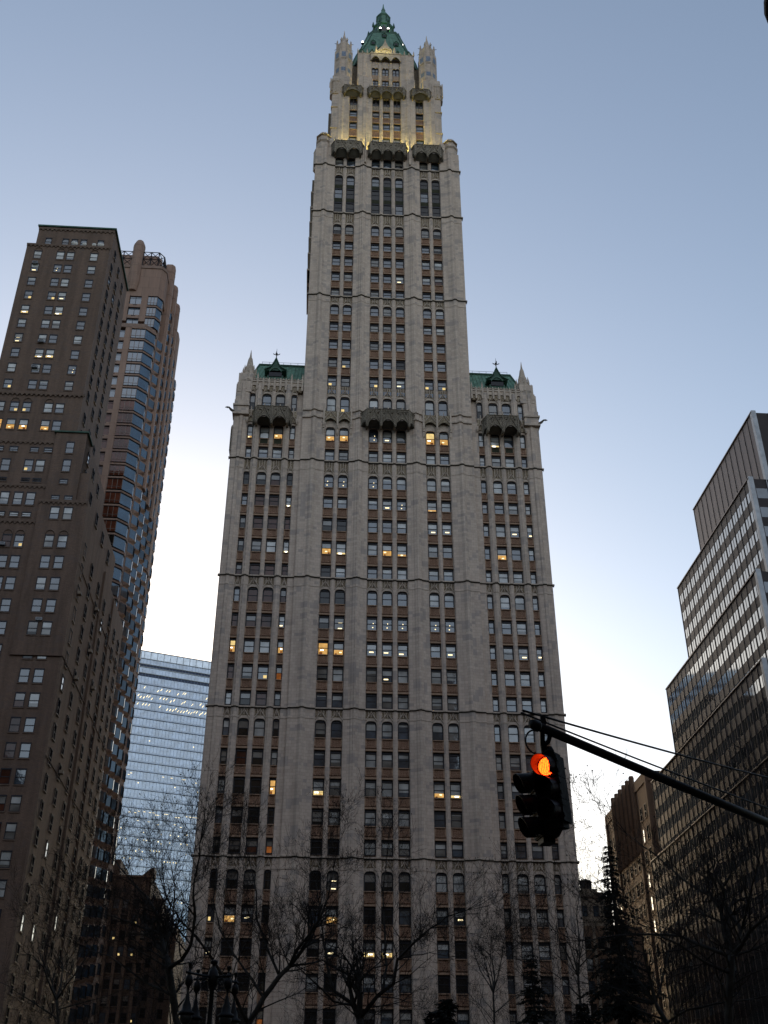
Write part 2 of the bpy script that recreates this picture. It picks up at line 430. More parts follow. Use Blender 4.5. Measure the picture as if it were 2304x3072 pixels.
# ================================================================== setting: ground, road, pavement, park
def struct(name, mb): return mb.build(name, None, (0, 0, 0), kind='structure')
g = MB(); g.box(-1500, 1500, -1500, 2500, -1.0, 0.0, 'soil'); struct('ground', g)
g = MB()
def strip(mb, x0, x1, y0, y1, z, k):
    mb.poly([street(x0, y0, z), street(x1, y0, z), street(x1, y1, z), street(x0, y1, z)], k)
strip(g, -300, 300, -26, -7, .004, 'asphalt')
for i in range(-25, 26): strip(g, i*12, i*12+3, -16.6, -16.4, .008, 'paint')
struct('road', g)
g = MB()
for y0, y1 in ((-7, -0.9), (-31, -26)):
    b = MB(); b.box(-300, 300, y0, y1, 0, .14, 'paving'); b.xform(lambda x, y, z: street(x, y, z)); g.add(b)
struct('pavement', g)
g = MB(); b = MB(); b.box(-14, 14, -141, -128.0, 0.0, .10, 'paving'); g.add(b); struct('path', g)

# ================================================================== the gothic tower
tw = Thing('gothic_skyscraper', 'tall pale gothic skyscraper with green copper crown, floodlit near its top', 'skyscraper', (0, 0))
WW, WN = 1.44, .86
COLS = [(-20.87, WN), (-18.67, WW), (-16.58, WW), (-14.45, WN), (-8.70, WW), (-6.61, WW), (-2.11, WW), (0., WW),
        (2.11, WW), (6.61, WW), (8.70, WW), (14.45, WN), (16.58, WW), (18.67, WW), (20.87, WN)]
YW = .34                    # plane of the sashes
# rows: (sill, head, arch, region)  region b = whole base, t = tower only
ROWS = []
def group(band, arch_sill, arch_head, rects, reg):
    ROWS.append((arch_sill, arch_head, 1, reg, band))
    for s_, h_ in rects: ROWS.append((s_, h_, 0, reg, None))
group(34.6, 30.7, 33.05, [(26.9, 28.95), (23.2, 25.2), (19.45, 21.45), (15.6, 17.75)], 'b')
group(53.7, 49.75, 52.15, [(45.95, 48.1), (42.2, 44.4), (38.5, 40.6), (34.95, 36.85)], 'b')
group(73.0, 69.0, 71.3, [(65.2, 67.3), (61.4, 63.5), (57.6, 59.75), (53.98, 56.)], 'b')
group(92.75, 88.15, 90.45, [(84.6, 86.6), (80.7, 82.9), (76.9, 79.1), (73.2, 75.15)], 'b')
ROWS.append((93.0, 95.0, 0, 'b', None)); ROWS.append((96.55, 99.1, 1, 'b', None))
ROWS.append((101.9, 105.0, 1, 'b', 107.0))
for s_, h_ in ((107.2, 109.15), (110.8, 112.85), (114.6, 116.55), (118.4, 120.3)): ROWS.append((s_, h_, 0, 't', None))
group(125.7, 121.85, 124.05, [], 't')
group(145.2, 140.1, 142.55, [(136.55, 138.45), (132.8, 135.0), (129.3, 131.35), (125.95, 127.7)], 't')
ROWS.append((145.4, 154.9, 2, 't', 156.95)); ROWS.append((157.1, 159.6, 1, 't', None))
STY = {}
def st(sill, **k):
    for c, v in k.items(): STY[(sill, int(c[1:]))] = v
st(96.55, c0='lit', c2='lit', c4='lit', c5='lit', c6='dot', c7='lamp', c8='grey', c9='litfull', c10='lit', c12='lity')
st(93.0, c6='blind', c0='blind', c1='blind', c2='blind', c3='blind')
st(101.9, c5='litlow', c6='blind')
st(88.15, c2='brown', c0='dark', c3='dark', c4='dot', c5='dot', c6='dot')
st(84.6, c0='sky', c1='brown', c2='brown', c3='lity', c7='lamp', c8='dot', c9='lit', c4='blind')
st(80.7, c0='grey', c1='brown', c2='brown', c3='brown', c4='grey', c5='dark', c9='lamp', c10='lamp', c13='lamp', c14='lamp')
st(76.9, c0='grey', c1='grey', c2='full', c3='lity', c4='lit', c5='lity', c6='blind', c7='lit', c8='lit', c12='lit')
st(73.2, c0='brown', c1='brown', c2='brown', c3='brown', c4='dark')
st(69.0, c0='sky', c1='brown', c2='brown', c3='brown', c4='dark', c5='dark', c6='sky', c7='sky', c8='sky')
st(65.2, c0='brown', c1='brown', c2='brown', c3='lamp', c4='grey', c5='strip', c6='dot', c7='dot', c8='dot', c9='dot', c10='dot')
st(61.4, c0='litfull', c1='full', c2='full', c3='litfull', c4='litfull', c5='lit', c6='lamp', c7='lamp', c8='lamp', c10='lamp', c13='lamp', c14='lamp', c9='blind')
st(57.6, c0='brown', c1='grey', c2='litlow', c3='orange', c4='grey', c5='full', c7='lamp', c8='full')
st(53.98, c0='full', c1='grey', c2='brown', c3='grey')
st(49.75, c1='grey', c2='full', c3='grey', c4='grey')
st(42.2, c1='dark', c2='dark', c3='litfull', c4='lity', c9='lit', c10='lity')
st(38.5, c2='dark', c3='dark', c1='grey')
st(34.95, c0='grey', c1='grey', c2='brown', c3='orange', c4='dark', c5='dark')
st(30.7, c0='dark', c1='grey', c2='grey', c3='dark', c4='dark', c5='strip', c6='grey', c7='grey', c8='grey', c9='full', c10='full')
st(26.9, c0='litlow', c1='lit', c2='lamp', c3='dark', c5='lit', c6='dark', c7='dark', c10='lamp')
st(23.2, c0='lamp', c1='dark', c2='dark', c3='dark', c4='grey', c5='lamp', c6='lity', c7='lity', c8='dark', c10='dark')
st(19.45, c0='dark', c1='grey', c2='dark', c3='dark', c5='dark', c9='dark', c10='dark')
st(15.6, c0='dark', c1='dark', c2='dark', c3='orange', c4='dark', c5='dark', c6='grey')
st(107.2, c4='litlow', c6='litlow', c8='lamp', c9='litlow', c10='litlow')
st(110.8, c5='litlow', c8='dark')
st(129.3, c8='lamp', c10='brown')
rw = random.Random(21)
def style_for(sill, ci):
    k = (sill, ci)
    if k in STY: return STY[k]
    if sill > 120: return rw.choice(['sky', 'sky', 'grey', 'sky', 'blind'])
    if sill > 100: return rw.choice(['sky', 'grey', 'blind', 'sky'])
    if ci <= 3: return rw.choice(['blind', 'grey', 'full', 'blind', 'brown'])
    if ci <= 5: return rw.choice(['blind', 'grey', 'blind', 'sky'])
    return rw.choice(['blind', 'blind', 'full', 'blind', 'sky', 'blind'])

wins, spans, tracs = [], [], []
infill = MB()               # plates round arched heads, jambs
for xc, w in COLS:
    ci = [c[0] for c in COLS].index(xc); tower = abs(xc) < 10
    rows = sorted(r for r in ROWS if r[3] == 'b' or tower)
    x0, x1 = xc-w/2-.02, xc+w/2+.02
    for i, (s_, h_, ar, reg, band) in enumerate(rows):
        stl = style_for(s_, ci)
        wt = seen(xc, 0, (s_+h_)/2, w, h_-s_)
        if ar == 2:         # three tall lights stacked under one head
            for q, (za, zb) in enumerate(((145.4, 148.3), (149.2, 151.75), (152.6, 154.9))):
                a = min(.62, w*.42) if q == 2 else 0
                wins.append((wt, *sash(xc, w, za, zb, YW, rw.choice(['dark', 'sky', 'dark']), a, rr=rw, head_shade=.3)))
                if q < 2:
                    sp = MB(); sp.box(x0, x1, YW-.12, .55, zb, zb+.9, 'grnsp'); spans.append((wt*.4, sp, None))
        else:
            a = min(.66, w*.42) if ar else 0
            wins.append((wt, *sash(xc, w, s_, h_, YW, stl, a, rr=rw, head_shade=.34 if not ar else .30)))
        if ar:
            top = band if band else h_+1.0
            arch_plate(infill, x0, x1, s_, h_+.35, xc, w, h_, min(.66, w*.42), .02, .5, 'trim')
            if band and band-h_ > .9:
                tr = MB(); zb, zt = h_+.35, band
                blue = s_ in (101.9,)
                tr.box(x0-.05, x1+.05, .10, .5, zb, zt, 'tracery')
                nb = 4 if w > 1 else 2
                if blue:
                    for q in range(2):
                        cx_ = xc+(q-.5)*w*.5; tr.box(cx_-w*.17, cx_+w*.17, .06, .12, zb+.25, zb+.95, 'bluetile')
                for q in range(nb+1):
                    cx_ = x0+(x1-x0)*q/nb; tr.box(cx_-.045, cx_+.045, .0, .12, zb+.15, zt-.1, 'trim')
                hh = min(.85, zt-zb-.2)
                og = []
                for q in range(-8, 9):      # ogee hood rising to a point
                    u = q/8; og.append((xc+u*w*.56, -.04, zb-.42+hh*(1-abs(u))**1.7+.42*(1-abs(u)**2.2)))
                tr.tube(og, .07, 'trim', 4)
                tr.tube([(xc, -.04, zb+hh-.1), (xc, -.04, zt-.05)], .06, 'trim', 4)
                for q in range(nb):          # cusped heads
                    cx_ = x0+(x1-x0)*(q+.5)/nb
                    tr.tube([(cx_-w/nb*.42, .05, zt-.45), (cx_, .03, zt-.22), (cx_+w/nb*.42, .05, zt-.45)], .045, 'trim', 4)
                tracs.append((wt, tr, None))
        # spandrel below this window down to the head of the one beneath
        if i > 0:
            lo = rows[i-1]; zb = lo[1]; zt = s_
            if lo[2] == 0 and zt-zb > .5:
                green = w > 1 and not tower and s_ == 96.55
                sp = MB(); k = 'grnsp' if green else 'spandrel'
                sp.box(x0, x1, .14, .5, zb+.30, zt-.10, k)
                sp.box(x0, x1, -.02, .5, zt-.10, zt, 'lintel')
                sp.box(x0+.02, x1-.02, .03, .4, zb+.40, zb+.56, 'spandrel')
                sp.box(x0, x1, -.04, .5, zb, zb+.24, 'lintel')
                sp.box(x0, x0+.16, .08, .2, zb+.56, zt-.1, 'lintel'); sp.box(x1-.16, x1, .08, .2, zb+.56, zt-.1, 'lintel')
                spans.append((wt*.5, sp, None))
            elif lo[2] == 1 and not lo[4] and zt-zb > .3:
                infill.box(x0, x1, .10, .5, zb+.35, zt, 'trim')
# groups whose arched row has the band above: sill ledges
tw.many('window', wins, 100, 'pane')
tw.many('spandrel', spans, 100)
tw.many('arch_tracery', tracs, 100)

# ---- pier profile of the whole front (x, y) from left to right; y < 0 stands out
def slim(x0, x1, p=.14): c = (x0+x1)/2; w = x1-x0; return [(x0, .5), (x0, 0), (x0+w*.2, -p*.6), (c-w*.12, -p), (c+w*.12, -p), (x1-w*.2, -p*.6), (x1, 0), (x1, .5)]
def medium(x0, x1): w = x1-x0; c = (x0+x1)/2; return [(x0, .5), (x0, -.05), (x0+.1, -.22), (c-.25, -.30), (c-.13, -.42), (c+.13, -.42), (c+.25, -.30), (x1-.1, -.22), (x1, -.05), (x1, .5)]
def big(x0, x1):
    w = x1-x0; c = (x0+x1)/2
    return [(x0, .5), (x0, -.02), (x0+.10, -.28), (x0+.55, -.34), (c-.62, -.42), (c-.42, -.62), (c-.18, -.70), (c-.12, -.80), (c+.12, -.80), (c+.18, -.70), (c+.42, -.62), (c+.62, -.42), (x1-.55, -.34), (x1-.10, -.28), (x1, -.02), (x1, .5)]
def corner_b(sgn):          # tower corner pier with the strip of wing wall beside it
    p = [(9.42, .5), (9.42, -.02), (9.52, -.28), (10.2, -.34), (10.75, -.48), (10.95, -.66), (11.1, -.78), (11.35, -.78), (11.5, -.66), (11.7, -.46), (12.3, -.36), (13.0, -.34), (13.07, -.30), (13.07, -.06), (13.95, -.06), (14.02, 0), (14.02, .5)]
    return [(sgn*x, y) for x, y in p] if sgn > 0 else [(-x, y) for x, y in reversed(p)]
def corner_t(sgn):
    p = [(9.42, .5), (9.42, -.02), (9.52, -.28), (10.2, -.34), (10.75, -.48), (10.95, -.66), (11.1, -.78), (11.35, -.78), (11.5, -.66), (11.7, -.46), (12.3, -.36), (13.0, -.34), (13.07, -.30), (13.07, .5)]
    return [(sgn*x, y) for x, y in p] if sgn > 0 else [(-x, y) for x, y in reversed(p)]
def corner_w(sgn):          # outer corner pier of the wing
    p = [(21.32, .5), (21.32, -.04), (21.5, -.20), (22.0, -.26), (22.15, -.44), (22.5, -.44), (22.65, -.26), (23.3, -.2), (23.5, -.05), (23.5, .5)]
    return [(sgn*x, y) for x, y in p] if sgn > 0 else [(-x, y) for x, y in reversed(p)]
BASE = [corner_w(-1), medium(-20.42, -19.41), slim(-17.93, -17.32), medium(-15.84, -14.90), corner_b(-1), slim(-7.96, -7.35), big(-5.87, -2.85), slim(-1.37, -.74),
        slim(.74, 1.37), big(2.85, 5.87), slim(7.35, 7.96), corner_b(1), medium(14.90, 15.84), slim(17.32, 17.93), medium(19.41, 20.42), corner_w(1)]
TOWER = [corner_t(-1)]+BASE[5:11]+[corner_t(1)]
wall = MB()
for p in BASE: wall.prism(p, 0, 101.0, 'stone')
for p in BASE:
    c = sum(q[0] for q in p)/len(p)
    if abs(c) > 12.5: wall.prism(p, 101.0, 106.6, 'stone')
for p in TOWER: wall.prism(p, 101.0, 160.4 if len(p) < 9 else 161.5, 'stone')
wall.add(infill)
# bodies behind the fronts
wall.box(-23.45, 23.45, .5, 60, 0, 107.4, 'stone')
wall.box(-13.0, 13.0, .5, 26.5, 107.4, 162.2, 'stone')
# bottom storeys under the first band
for xc, w in COLS: wall.box(xc-w/2-.02, xc+w/2+.02, .1, .5, 0, 15.6, 'trim')
for xc, w in COLS:
    t = abs(xc) < 10
    if t: wall.box(xc-w/2-.02, xc+w/2+.02, .1, .5, 159.9, 163.2, 'stone')
tw.part('wall', wall)
# side bays seen edge-on past the corners
for sgn, za, zb in ((-1, 137.5, 160.5), (1, 156.5, 160.5), (1, 149, 151)):
    sd = MB(); xa, xb = sorted((sgn*13.0, sgn*13.62))
    for y0 in (6.5, 10.6, 14.7): sd.box(xa, xb, y0, y0+3.2, za, zb, 'canopy')
    z = za
    while z < zb-1: sd.box(*sorted((sgn*13.0, sgn*13.78)), 6.4, 18.0, z, z+.35, 'trim'); z += 3.9
    tw.part('side_bay', sd)
sd = MB()
for sgn in (-1, 1):
    xa, xb = sorted((sgn*23.4, sgn*24.25))
    if sgn < 0:
        sd.box(xa, xb, 4.5, 9.5, 97.2, 101.3, 'canopy'); sd.box(*sorted((sgn*23.4, sgn*23.95)), 5, 9, 95.6, 97.2, 'terradk')
        for q in range(4): sd.lathe([(.16, 0), (.2, .4), (.03, .95)], sgn*24.1, 4.7+q*1.55, 'trim', 5, cz=101.2)
tw.part('side_balcony', sd)

# ---- string courses following the piers
def course(profiles, z0, z1, proj, x_lo, x_hi, k='trim'):
    mb = MB()
    pts = []
    for p in profiles:
        q = [(x, y-proj) for x, y in p[1:-1]]
        pts += q
    pts = [(x_lo, pts[0][1])]+pts+[(x_hi, pts[-1][1])]
    # windows stretch between piers: keep the ledge just proud of the glass
    out = [pts[0]]
    for a, b in zip(pts, pts[1:]):
        if b[0]-a[0] > .7 and min(abs(a[0]), abs(b[0])) < 21.5: out += [(a[0]+.04, -.02-proj), (b[0]-.04, -.02-proj)]
        out.append(b)
    n = len(out)
    for (xa, ya), (xb, yb) in zip(out, out[1:]):
        mb.poly([(xa, ya, z0+.08), (xb, yb, z0+.08), (xb, yb, z1), (xa, ya, z1)], k)
        mb.poly([(xa, ya, z0+.08), (xa, ya+proj+.05, z0-.06), (xb, yb+proj+.05, z0-.06), (xb, yb, z0+.08)], 'terradk')
        mb.poly([(xa, ya, z1), (xb, yb, z1), (xb, .5, z1+.12), (xa, .5, z1+.12)], k)
    for x, y in (out[0], out[-1]): mb.poly([(x, y, z0), (x, .5, z0), (x, .5, z1+.12), (x, y, z1)], k)
    return mb
for z in (15.1, 34.55, 53.65, 72.95, 92.7): tw.part('string_course', course(BASE, z-.16, z+.10, .24, -23.72, 23.72))
for z in (52.15, 71.4, 90.9, 33.0):           # fainter joint line lower on the piers
    for p in BASE:
        if len(p) > 9:
            mb = MB(); mb.prism([(x, y-.05 if 0 < i < len(p)-1 else y) for i, (x, y) in enumerate(p)], z, z+.10, 'trim'); tw.part('pier_moulding', mb)
for z in (125.65, 145.15, 156.95): tw.part('string_course', course(TOWER, z-.16, z+.10, .24, -13.3, 13.3))
for z in (124.2, 143.7):
    for p in TOWER:
        if len(p) > 9:
            mb = MB(); mb.prism([(x, y-.05 if 0 < i < len(p)-1 else y) for i, (x, y) in enumerate(p)], z, z+.10, 'trim'); tw.part('pier_moulding', mb)
for z in (101.9, 100.55):
    for p in TOWER:
        if len(p) > 9:
            mb = MB(); mb.prism([(x, y-.22 if 0 < i < len(p)-1 else y) for i, (x, y) in enumerate(p)], z-.14, z+.14, 'trim'); tw.part('pier_moulding', mb)

# ---- balconies with scalloped canopies
def finial(mb, x, y, z, h=.8, r=.13, k='trim'):
    mb.lathe([(r, 0), (r*1.25, h*.25), (r*.8, h*.4), (r*1.1, h*.5), (.02, h)], x, y, k, 5, cz=z)
def balcony(name, xc, hf, hb, yb, yf, zt, zs, zw, n, rise):
    mb = MB()
    A, B, C_, D_ = (xc-hb, yb), (xc-hf, yf), (xc+hf, yf), (xc+hb, yb)
    scallop(mb, A, B, zs, zt, 1, rise*.8, .22, 'canopy', 'terradk')
    scallop(mb, B, C_, zs, zt, n, rise, .22, 'canopy', 'terradk')
    scallop(mb, C_, D_, zs, zt, 1, rise*.8, .22, 'canopy', 'terradk')
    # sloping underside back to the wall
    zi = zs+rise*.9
    mb.poly([(xc-hf, yf+.25, zi), (xc+hf, yf+.25, zi), (xc+hb-.1, yb, zw), (xc-hb+.1, yb, zw)], 'terradk')
    mb.poly([(xc-hb, yb, zw), (xc-hf, yf+.25, zi), (xc-hb, yb, zi)], 'terradk'); mb.poly([(xc+hb, yb, zw), (xc+hb, yb, zi), (xc+hf, yf+.25, zi)], 'terradk')
    for i in range(n+1):     # brackets
        x = xc-hf+2*hf*i/n
        w = .16
        P = [(yf+.02, zs+.25), (yf+.02, zs-.05), (yf+.35, zs-.35), (yb+.1, zw-.35), (yb+.1, zs+.6)]
        b = len(mb.v)
        mb.v += [(x-w, y, z) for y, z in P]+[(x+w, y, z) for y, z in P]
        ii = mb.mi('canopy'); q = len(P)
        for j in range(q): mb.f.append((b+j, b+(j+1) % q, b+q+(j+1) % q, b+q+j)); mb.m.append(ii)
        mb.f.append(tuple(b+j for j in range(q))); mb.m.append(ii); mb.f.append(tuple(b+q+j for j in range(q))); mb.m.append(ii)
        mb.lathe([(.1, -.45), (.2, -.3), (.24, 0), (.2, .2)], x, yf, 'canopy', 6, cz=zs-.05)
    # floor slab, coping, ribs and ogees on the face
    mb.prism([A, B, C_, D_], zt-.5, zt-.32, 'canopy')
    for a, b_ in ((A, B), (B, C_), (C_, D_)): mb.tube([(*a, zt), (*b_, zt)], .12, 'canopy', 4)
    fins = []
    for i in range(n+1):
        x = xc-hf+2*hf*i/n; mb.box(x-.11, x+.11, yf-.09, yf+.05, zs+.1, zt+.1, 'canopy'); fins.append((x, .75, .13))
    for i in range(n):
        x = xc-hf+2*hf*(i+.5)/n; hw = hf/n*.92
        og = [(x+u/6*hw, yf-.06, zs+rise*(1-abs(u/6)**2.2)+.18+(zt-zs-rise)*.75*max(0, 1-abs(u/6))**1.6) for u in range(-6, 7)]
        mb.tube(og, .08, 'canopy', 4)
        for s_ in (-.5, .5): mb.lathe([(.16, -.05), (.16, .05)], x+s_*hw*1.2, yf-.04, 'canopy', 6, cz=zt-.7)
        fins.append((x, .45, .1))
    o = tw.part(name, mb)
    for x, h_, r_ in fins:
        mb2 = MB(); finial(mb2, x, yf, zt+.05, h_, r_); tw.sub('finial', mb2, o)
balcony('balcony', 0, 3.2, 4.25, -.5, -2.0, 101.35, 98.65, 98.9, 3, .95)
for s_ in (-1, 1): balcony('balcony', s_*17.62, 2.35, 3.0, -.2, -1.95, 101.15, 98.45, 98.7, 2, .95)
for xc, hf, hb, n in ((0, 3.1, 3.7, 3), (-7.25, 2.3, 3.05, 2), (7.25, 2.3, 3.05, 2)):
    balcony('balcony', xc, hf, hb, -.3, -1.6, 162.2, 159.5, 159.2, n, .95)
# canopied niches over the paired windows
for s_ in (-1, 1):
    mb = MB(); xc = s_*7.655
    scallop(mb, (xc-2.15, -.45), (xc+2.15, -.45), 99.7, 101.75, 2, .75, .4, 'tracery', 'terradk')
    for i in range(3):
        x = xc-2.1+2.1*i; mb.box(x-.13, x+.13, -.58, -.3, 98.6, 102.2, 'trim'); finial(mb, x, -.45, 102.1, .9)
        mb.lathe([(.08, -.5), (.2, -.25), (.22, .1)], x, -.5, 'trim', 6, cz=99.3)
        mb.lathe([(.1, -1.5), (.26, -1.1), (.26, -.4), (.1, -.2)], x, -.25, 'trim', 6, cz=98.9)
    for i in range(2):
        x = xc-1.05+2.1*i
        mb.tube([(x+u/6*.95, -.52, 100.3+.9*(1-abs(u/6))**1.6+.5*(1-abs(u/6)**2)) for u in range(-6, 7)], .07, 'trim', 4)
        mb.box(x-.85, x+.85, -.42, .1, 100.6, 101.7, 'tracery')
        mb.tube([(x, -.5, 101.5), (x, -.5, 102.3)], .05, 'trim', 4)
    tw.part('window_canopy', mb)
    for x in (s_*20.87, s_*14.45):
        mb = MB()
        mb.tube([(x+u/6*.62, -.3, 99.6+.8*(1-abs(u/6))**1.6+.35*(1-abs(u/6)**2)) for u in range(-6, 7)], .07, 'trim', 4)
        mb.tube([(x, -.32, 100.4), (x, -.32, 102.2)], .07, 'trim', 5)
        mb.box(x-.5, x+.5, -.1, .3, 99.5, 101.6, 'tracery')
        for q in (-.55, .55): mb.lathe([(.08, -.5), (.22, -.2), (.22, .15), (.06, .5)], x+q, -.35, 'trim', 6, cz=99.6)
        tw.part('window_canopy', mb)

# ---- wing tops: parapets, mansard roofs, dormers, pinnacles
for s_ in (-1, 1):
    mb = MB()
    xs = [13.3, 14.0, 15.0, 15.85, 16.7, 17.62, 18.5, 19.4, 20.3, 21.2, 22.0, 22.9]
    for a, b in zip(xs, xs[1:]):
        x0, x1 = sorted((s_*a, s_*b)); xc = (x0+x1)/2
        arch_plate(mb, x0, x1, 106.3, 107.9, xc, (x1-x0)*.7, 107.2, .35, -.18, .3, 'trim')
        mb.box(x0, x1, -.05, .3, 106.2, 107.1, 'tracery')
        mb.box(x0, x1, -.3, .5, 107.85, 108.1, 'trim')
        mb.tube([(x0, -.15, 108.1), (xc, -.15, 108.75), (x1, -.15, 108.1)], .07, 'trim', 4)
        mb.lathe([(.2, -.08), (.2, .08)], xc, -.12, 'trim', 6, cz=108.35)
    for x in xs:
        hgt = 1.7 if x in (15.0, 20.3, 22.9, 13.3) else .8
        mb.box(s_*x-.13, s_*x+.13, -.34, .1, 106.3, 108.2, 'trim'); finial(mb, s_*x, -.15, 108.0, hgt, .17)
    mb.xform(lambda a, b, c: (a, b, c-.75)); tw.part('parapet', mb)
    mb = MB()           # mansard
    B0 = [(13.0, 1.0, 107.4), (22.2, 1.0, 107.4), (20.5, 4.2, 113.9), (13.0, 4.2, 113.9)]
    L_ = [(22.2, 1.0, 107.4), (22.2, 28, 107.4), (20.5, 25, 113.9), (20.5, 4.2, 113.9)]
    for q in (B0, L_): mb.poly([(s_*x, y, z) for x, y, z in q], 'copper')
    mb.poly([(s_*x, y, 113.9) for x, y in ((13, 4.2), (20.5, 4.2), (20.5, 25), (13, 25))], 'copperdk')
    for i in range(15):  # standing seams
        t = i/14; xa = 13.1+(22.1-13.1)*t; xb = 13.05+(20.45-13.05)*t
        mb.tube([(s_*xa, .97, 107.45), (s_*xb, 4.15, 113.85)], .06, 'copper', 4)
    mb.tube([(s_*13.0, 4.15, 113.95), (s_*20.6, 4.15, 113.95)], .22, 'copperdk', 6)
    mb.tube([(s_*20.55, 4.15, 113.95), (s_*22.2, 1.0, 107.4)], .16, 'copperdk', 6)
    rf = tw.part('mansard_roof', mb)
    mb = MB()           # railing on the ridge
    for z in (114.45, 114.95): mb.tube([(s_*13.1, 4.6, z), (s_*20.2, 4.6, z)], .035, 'steel', 4)
    for i in range(7): x = 13.2+i*1.16; mb.tube([(s_*x, 4.6, 113.9), (s_*x, 4.6, 114.98)], .03, 'steel', 4)
    tw.sub('railing', mb, rf)
    mb = MB(); xc = s_*17.7  # dormer with a steep gable
    mb.box(xc-1.25, xc+1.25, 1.1, 4.5, 107.6, 109.9, 'copperdk')
    for q in (-1, 1):
        mb.poly([(xc+q*1.75, .75, 111.3), (xc+q*.95, .85, 112.2), (xc+q*.95, 4.5, 112.2), (xc+q*1.75, 4.5, 111.3)], 'copper')
        mb.poly([(xc+q*.95, .85, 112.2), (xc+q*.45, .95, 113.6), (xc+q*.45, 4.5, 113.6), (xc+q*.95, 4.5, 112.2)], 'copper')
        mb.poly([(xc+q*.45, .95, 113.6), (xc, 1., 115.6), (xc, 4.5, 115.6), (xc+q*.45, 4.5, 113.6)], 'copper')
        mb.tube([(xc+q*1.8, .72, 111.25), (xc+q*.95, .82, 112.2), (xc+q*.45, .92, 113.6), (xc, .98, 115.6)], .10, 'copperdk', 5)
    mb.poly([(xc-1.5, 1.05, 111.4), (xc-.8, 1.05, 112.2), (xc-.35, 1.05, 113.6), (xc, 1.05, 115.2), (xc+.35, 1.05, 113.6), (xc+.8, 1.05, 112.2), (xc+1.5, 1.05, 111.4)], 'copperdk')
    mb.box(xc-1.0, xc+1.0, .98, 1.1, 109.4, 110.7, 'frame')
    mb.tube([(xc+u/6*.95, .93, 110.9+1.3*(1-abs(u/6)**2.2)) for u in range(-6, 7)], .08, 'copper', 5)
    mb.xform(lambda a, b, c: (a, b, c if c < 109 else 109+(c-109)*.60 if c < 120 else c)); dm = tw.part('dormer', mb)
    mb = MB()           # fleur-de-lis finial
    mb.tube([(xc, 1., 115.4), (xc, 1., 118.6)], [.09, .02], 'iron', 5)
    mb.lathe([(.02, -.3), (.22, -.05), (.08, .2), (.02, .5)], xc, 1., 'iron', 6, cz=117.)
    for q in (-1, 1):
        mb.tube([(xc, 1., 116.5), (xc+q*.35, 1., 116.75), (xc+q*.55, 1., 117.05), (xc+q*.5, 1., 116.75)], [.07, .09, .06, .03], 'iron', 5)
        mb.tube([(xc, 1., 116.5), (xc, 1.+q*.35, 116.75), (xc, 1.+q*.55, 117.05)], [.07, .09, .05], 'iron', 5)
    mb.xform(lambda a, b, c: (a, b, c-2.62-(c-115.4)*.35)); tw.sub('finial', mb, dm)
    mb = MB()           # corner pinnacle in stages, stepping out down the corner
    cx = s_*22.1
    mb.prism([(cx-1.15, -.3), (cx+1.0, -.3), (cx+1.0, 2.), (cx-1.15, 2.)], 105., 108.6, 'stone')
    mb.lathe([(1.1, 107.5), (1.0, 109.3), (.75, 109.6), (.72, 110.5), (.55, 110.8), (.34, 112.2), (.18, 112.6), (.02, 114.1)], cx+s_*(-.35), .7, 'trim', 8)
    for i in range(8):
        a = math.pi*2*i/8; finial(mb, cx-s_*.35+1.0*math.cos(a), .7+1.0*math.sin(a), 109., 1.5, .13)
    for i, (dx, z) in enumerate(((1.15, 105.6), (1.3, 103.5), (.9, 107.3))):
        finial(mb, cx+s_*dx*.95, -.1, z-.6, 1.5, .17)
    for z in (102.2, 100.6): mb.box(*sorted((cx-s_*.9, cx+s_*1.6)), -.75, 1.2, z-.16, z+.16, 'trim')
    mb.box(*sorted((cx-s_*.8, cx+s_*1.42)), -.55, 1., 100.7, 103.2, 'stone')
    tw.part('corner_pinnacle', mb)
    mb = MB(); gx = s_*23.5   # gargoyle beast leaning out
    mb.tube([(gx-s_*.2, -.3, 100.9), (gx+s_*.45, -.5, 101.25), (gx+s_*.8, -.6, 101.6), (gx+s_*1.1, -.65, 101.55)], [.24, .2, .13, .15], 'terradk', 6)
    mb.tube([(gx+s_*1.05, -.65, 101.6), (gx+s_*1.35, -.7, 101.5)], [.14, .05], 'terradk', 5)
    tw.part('gargoyle', mb)

# ---- shoulder turrets at the first setback
def oct(cx, cy, r, rot=math.pi/8): return [(cx+r*math.cos(rot+math.pi/4*i), cy+r*math.sin(rot+math.pi/4*i)) for i in range(8)]
for s_ in (-1, 1):
    mb = MB(); cx, cy = s_*11.7, .95
    mb.lathe([(1.35, 157.2), (1.35, 163.6), (1.5, 163.7), (1.5, 164.0), (1.15, 164.2), (1.12, 165.6), (.95, 166.2), (.5, 166.5), (.3, 166.5)], cx, cy, 'stone', 8, math.pi/8)
    for z in (159.5, 161.5, 163.3, 165.2): mb.lathe([(1.42, 0), (1.5, .1), (1.42, .25)], cx, cy, 'trim', 8, math.pi/8, cz=z)
    mb.lathe([(.8, 158), (.8, 163.4), (.85, 163.6), (.6, 164.6), (.1, 165.2)], s_*10.2, .5, 'trim', 6)
    mb.lathe([(.8, 158), (.8, 162.6), (.85, 162.8), (.6, 163.8), (.1, 164.4)], s_*12.7, 2.2, 'trim', 6)
    tw.part('shoulder_turret', mb)
for x in (-4.05, 4.05):
    mb = MB(); mb.box(x-.16, x+.16, -1.0, -.3, 157.5, 163.6, 'trim'); finial(mb, x, -.7, 163.4, 2.2, .2); tw.part('finial', mb)

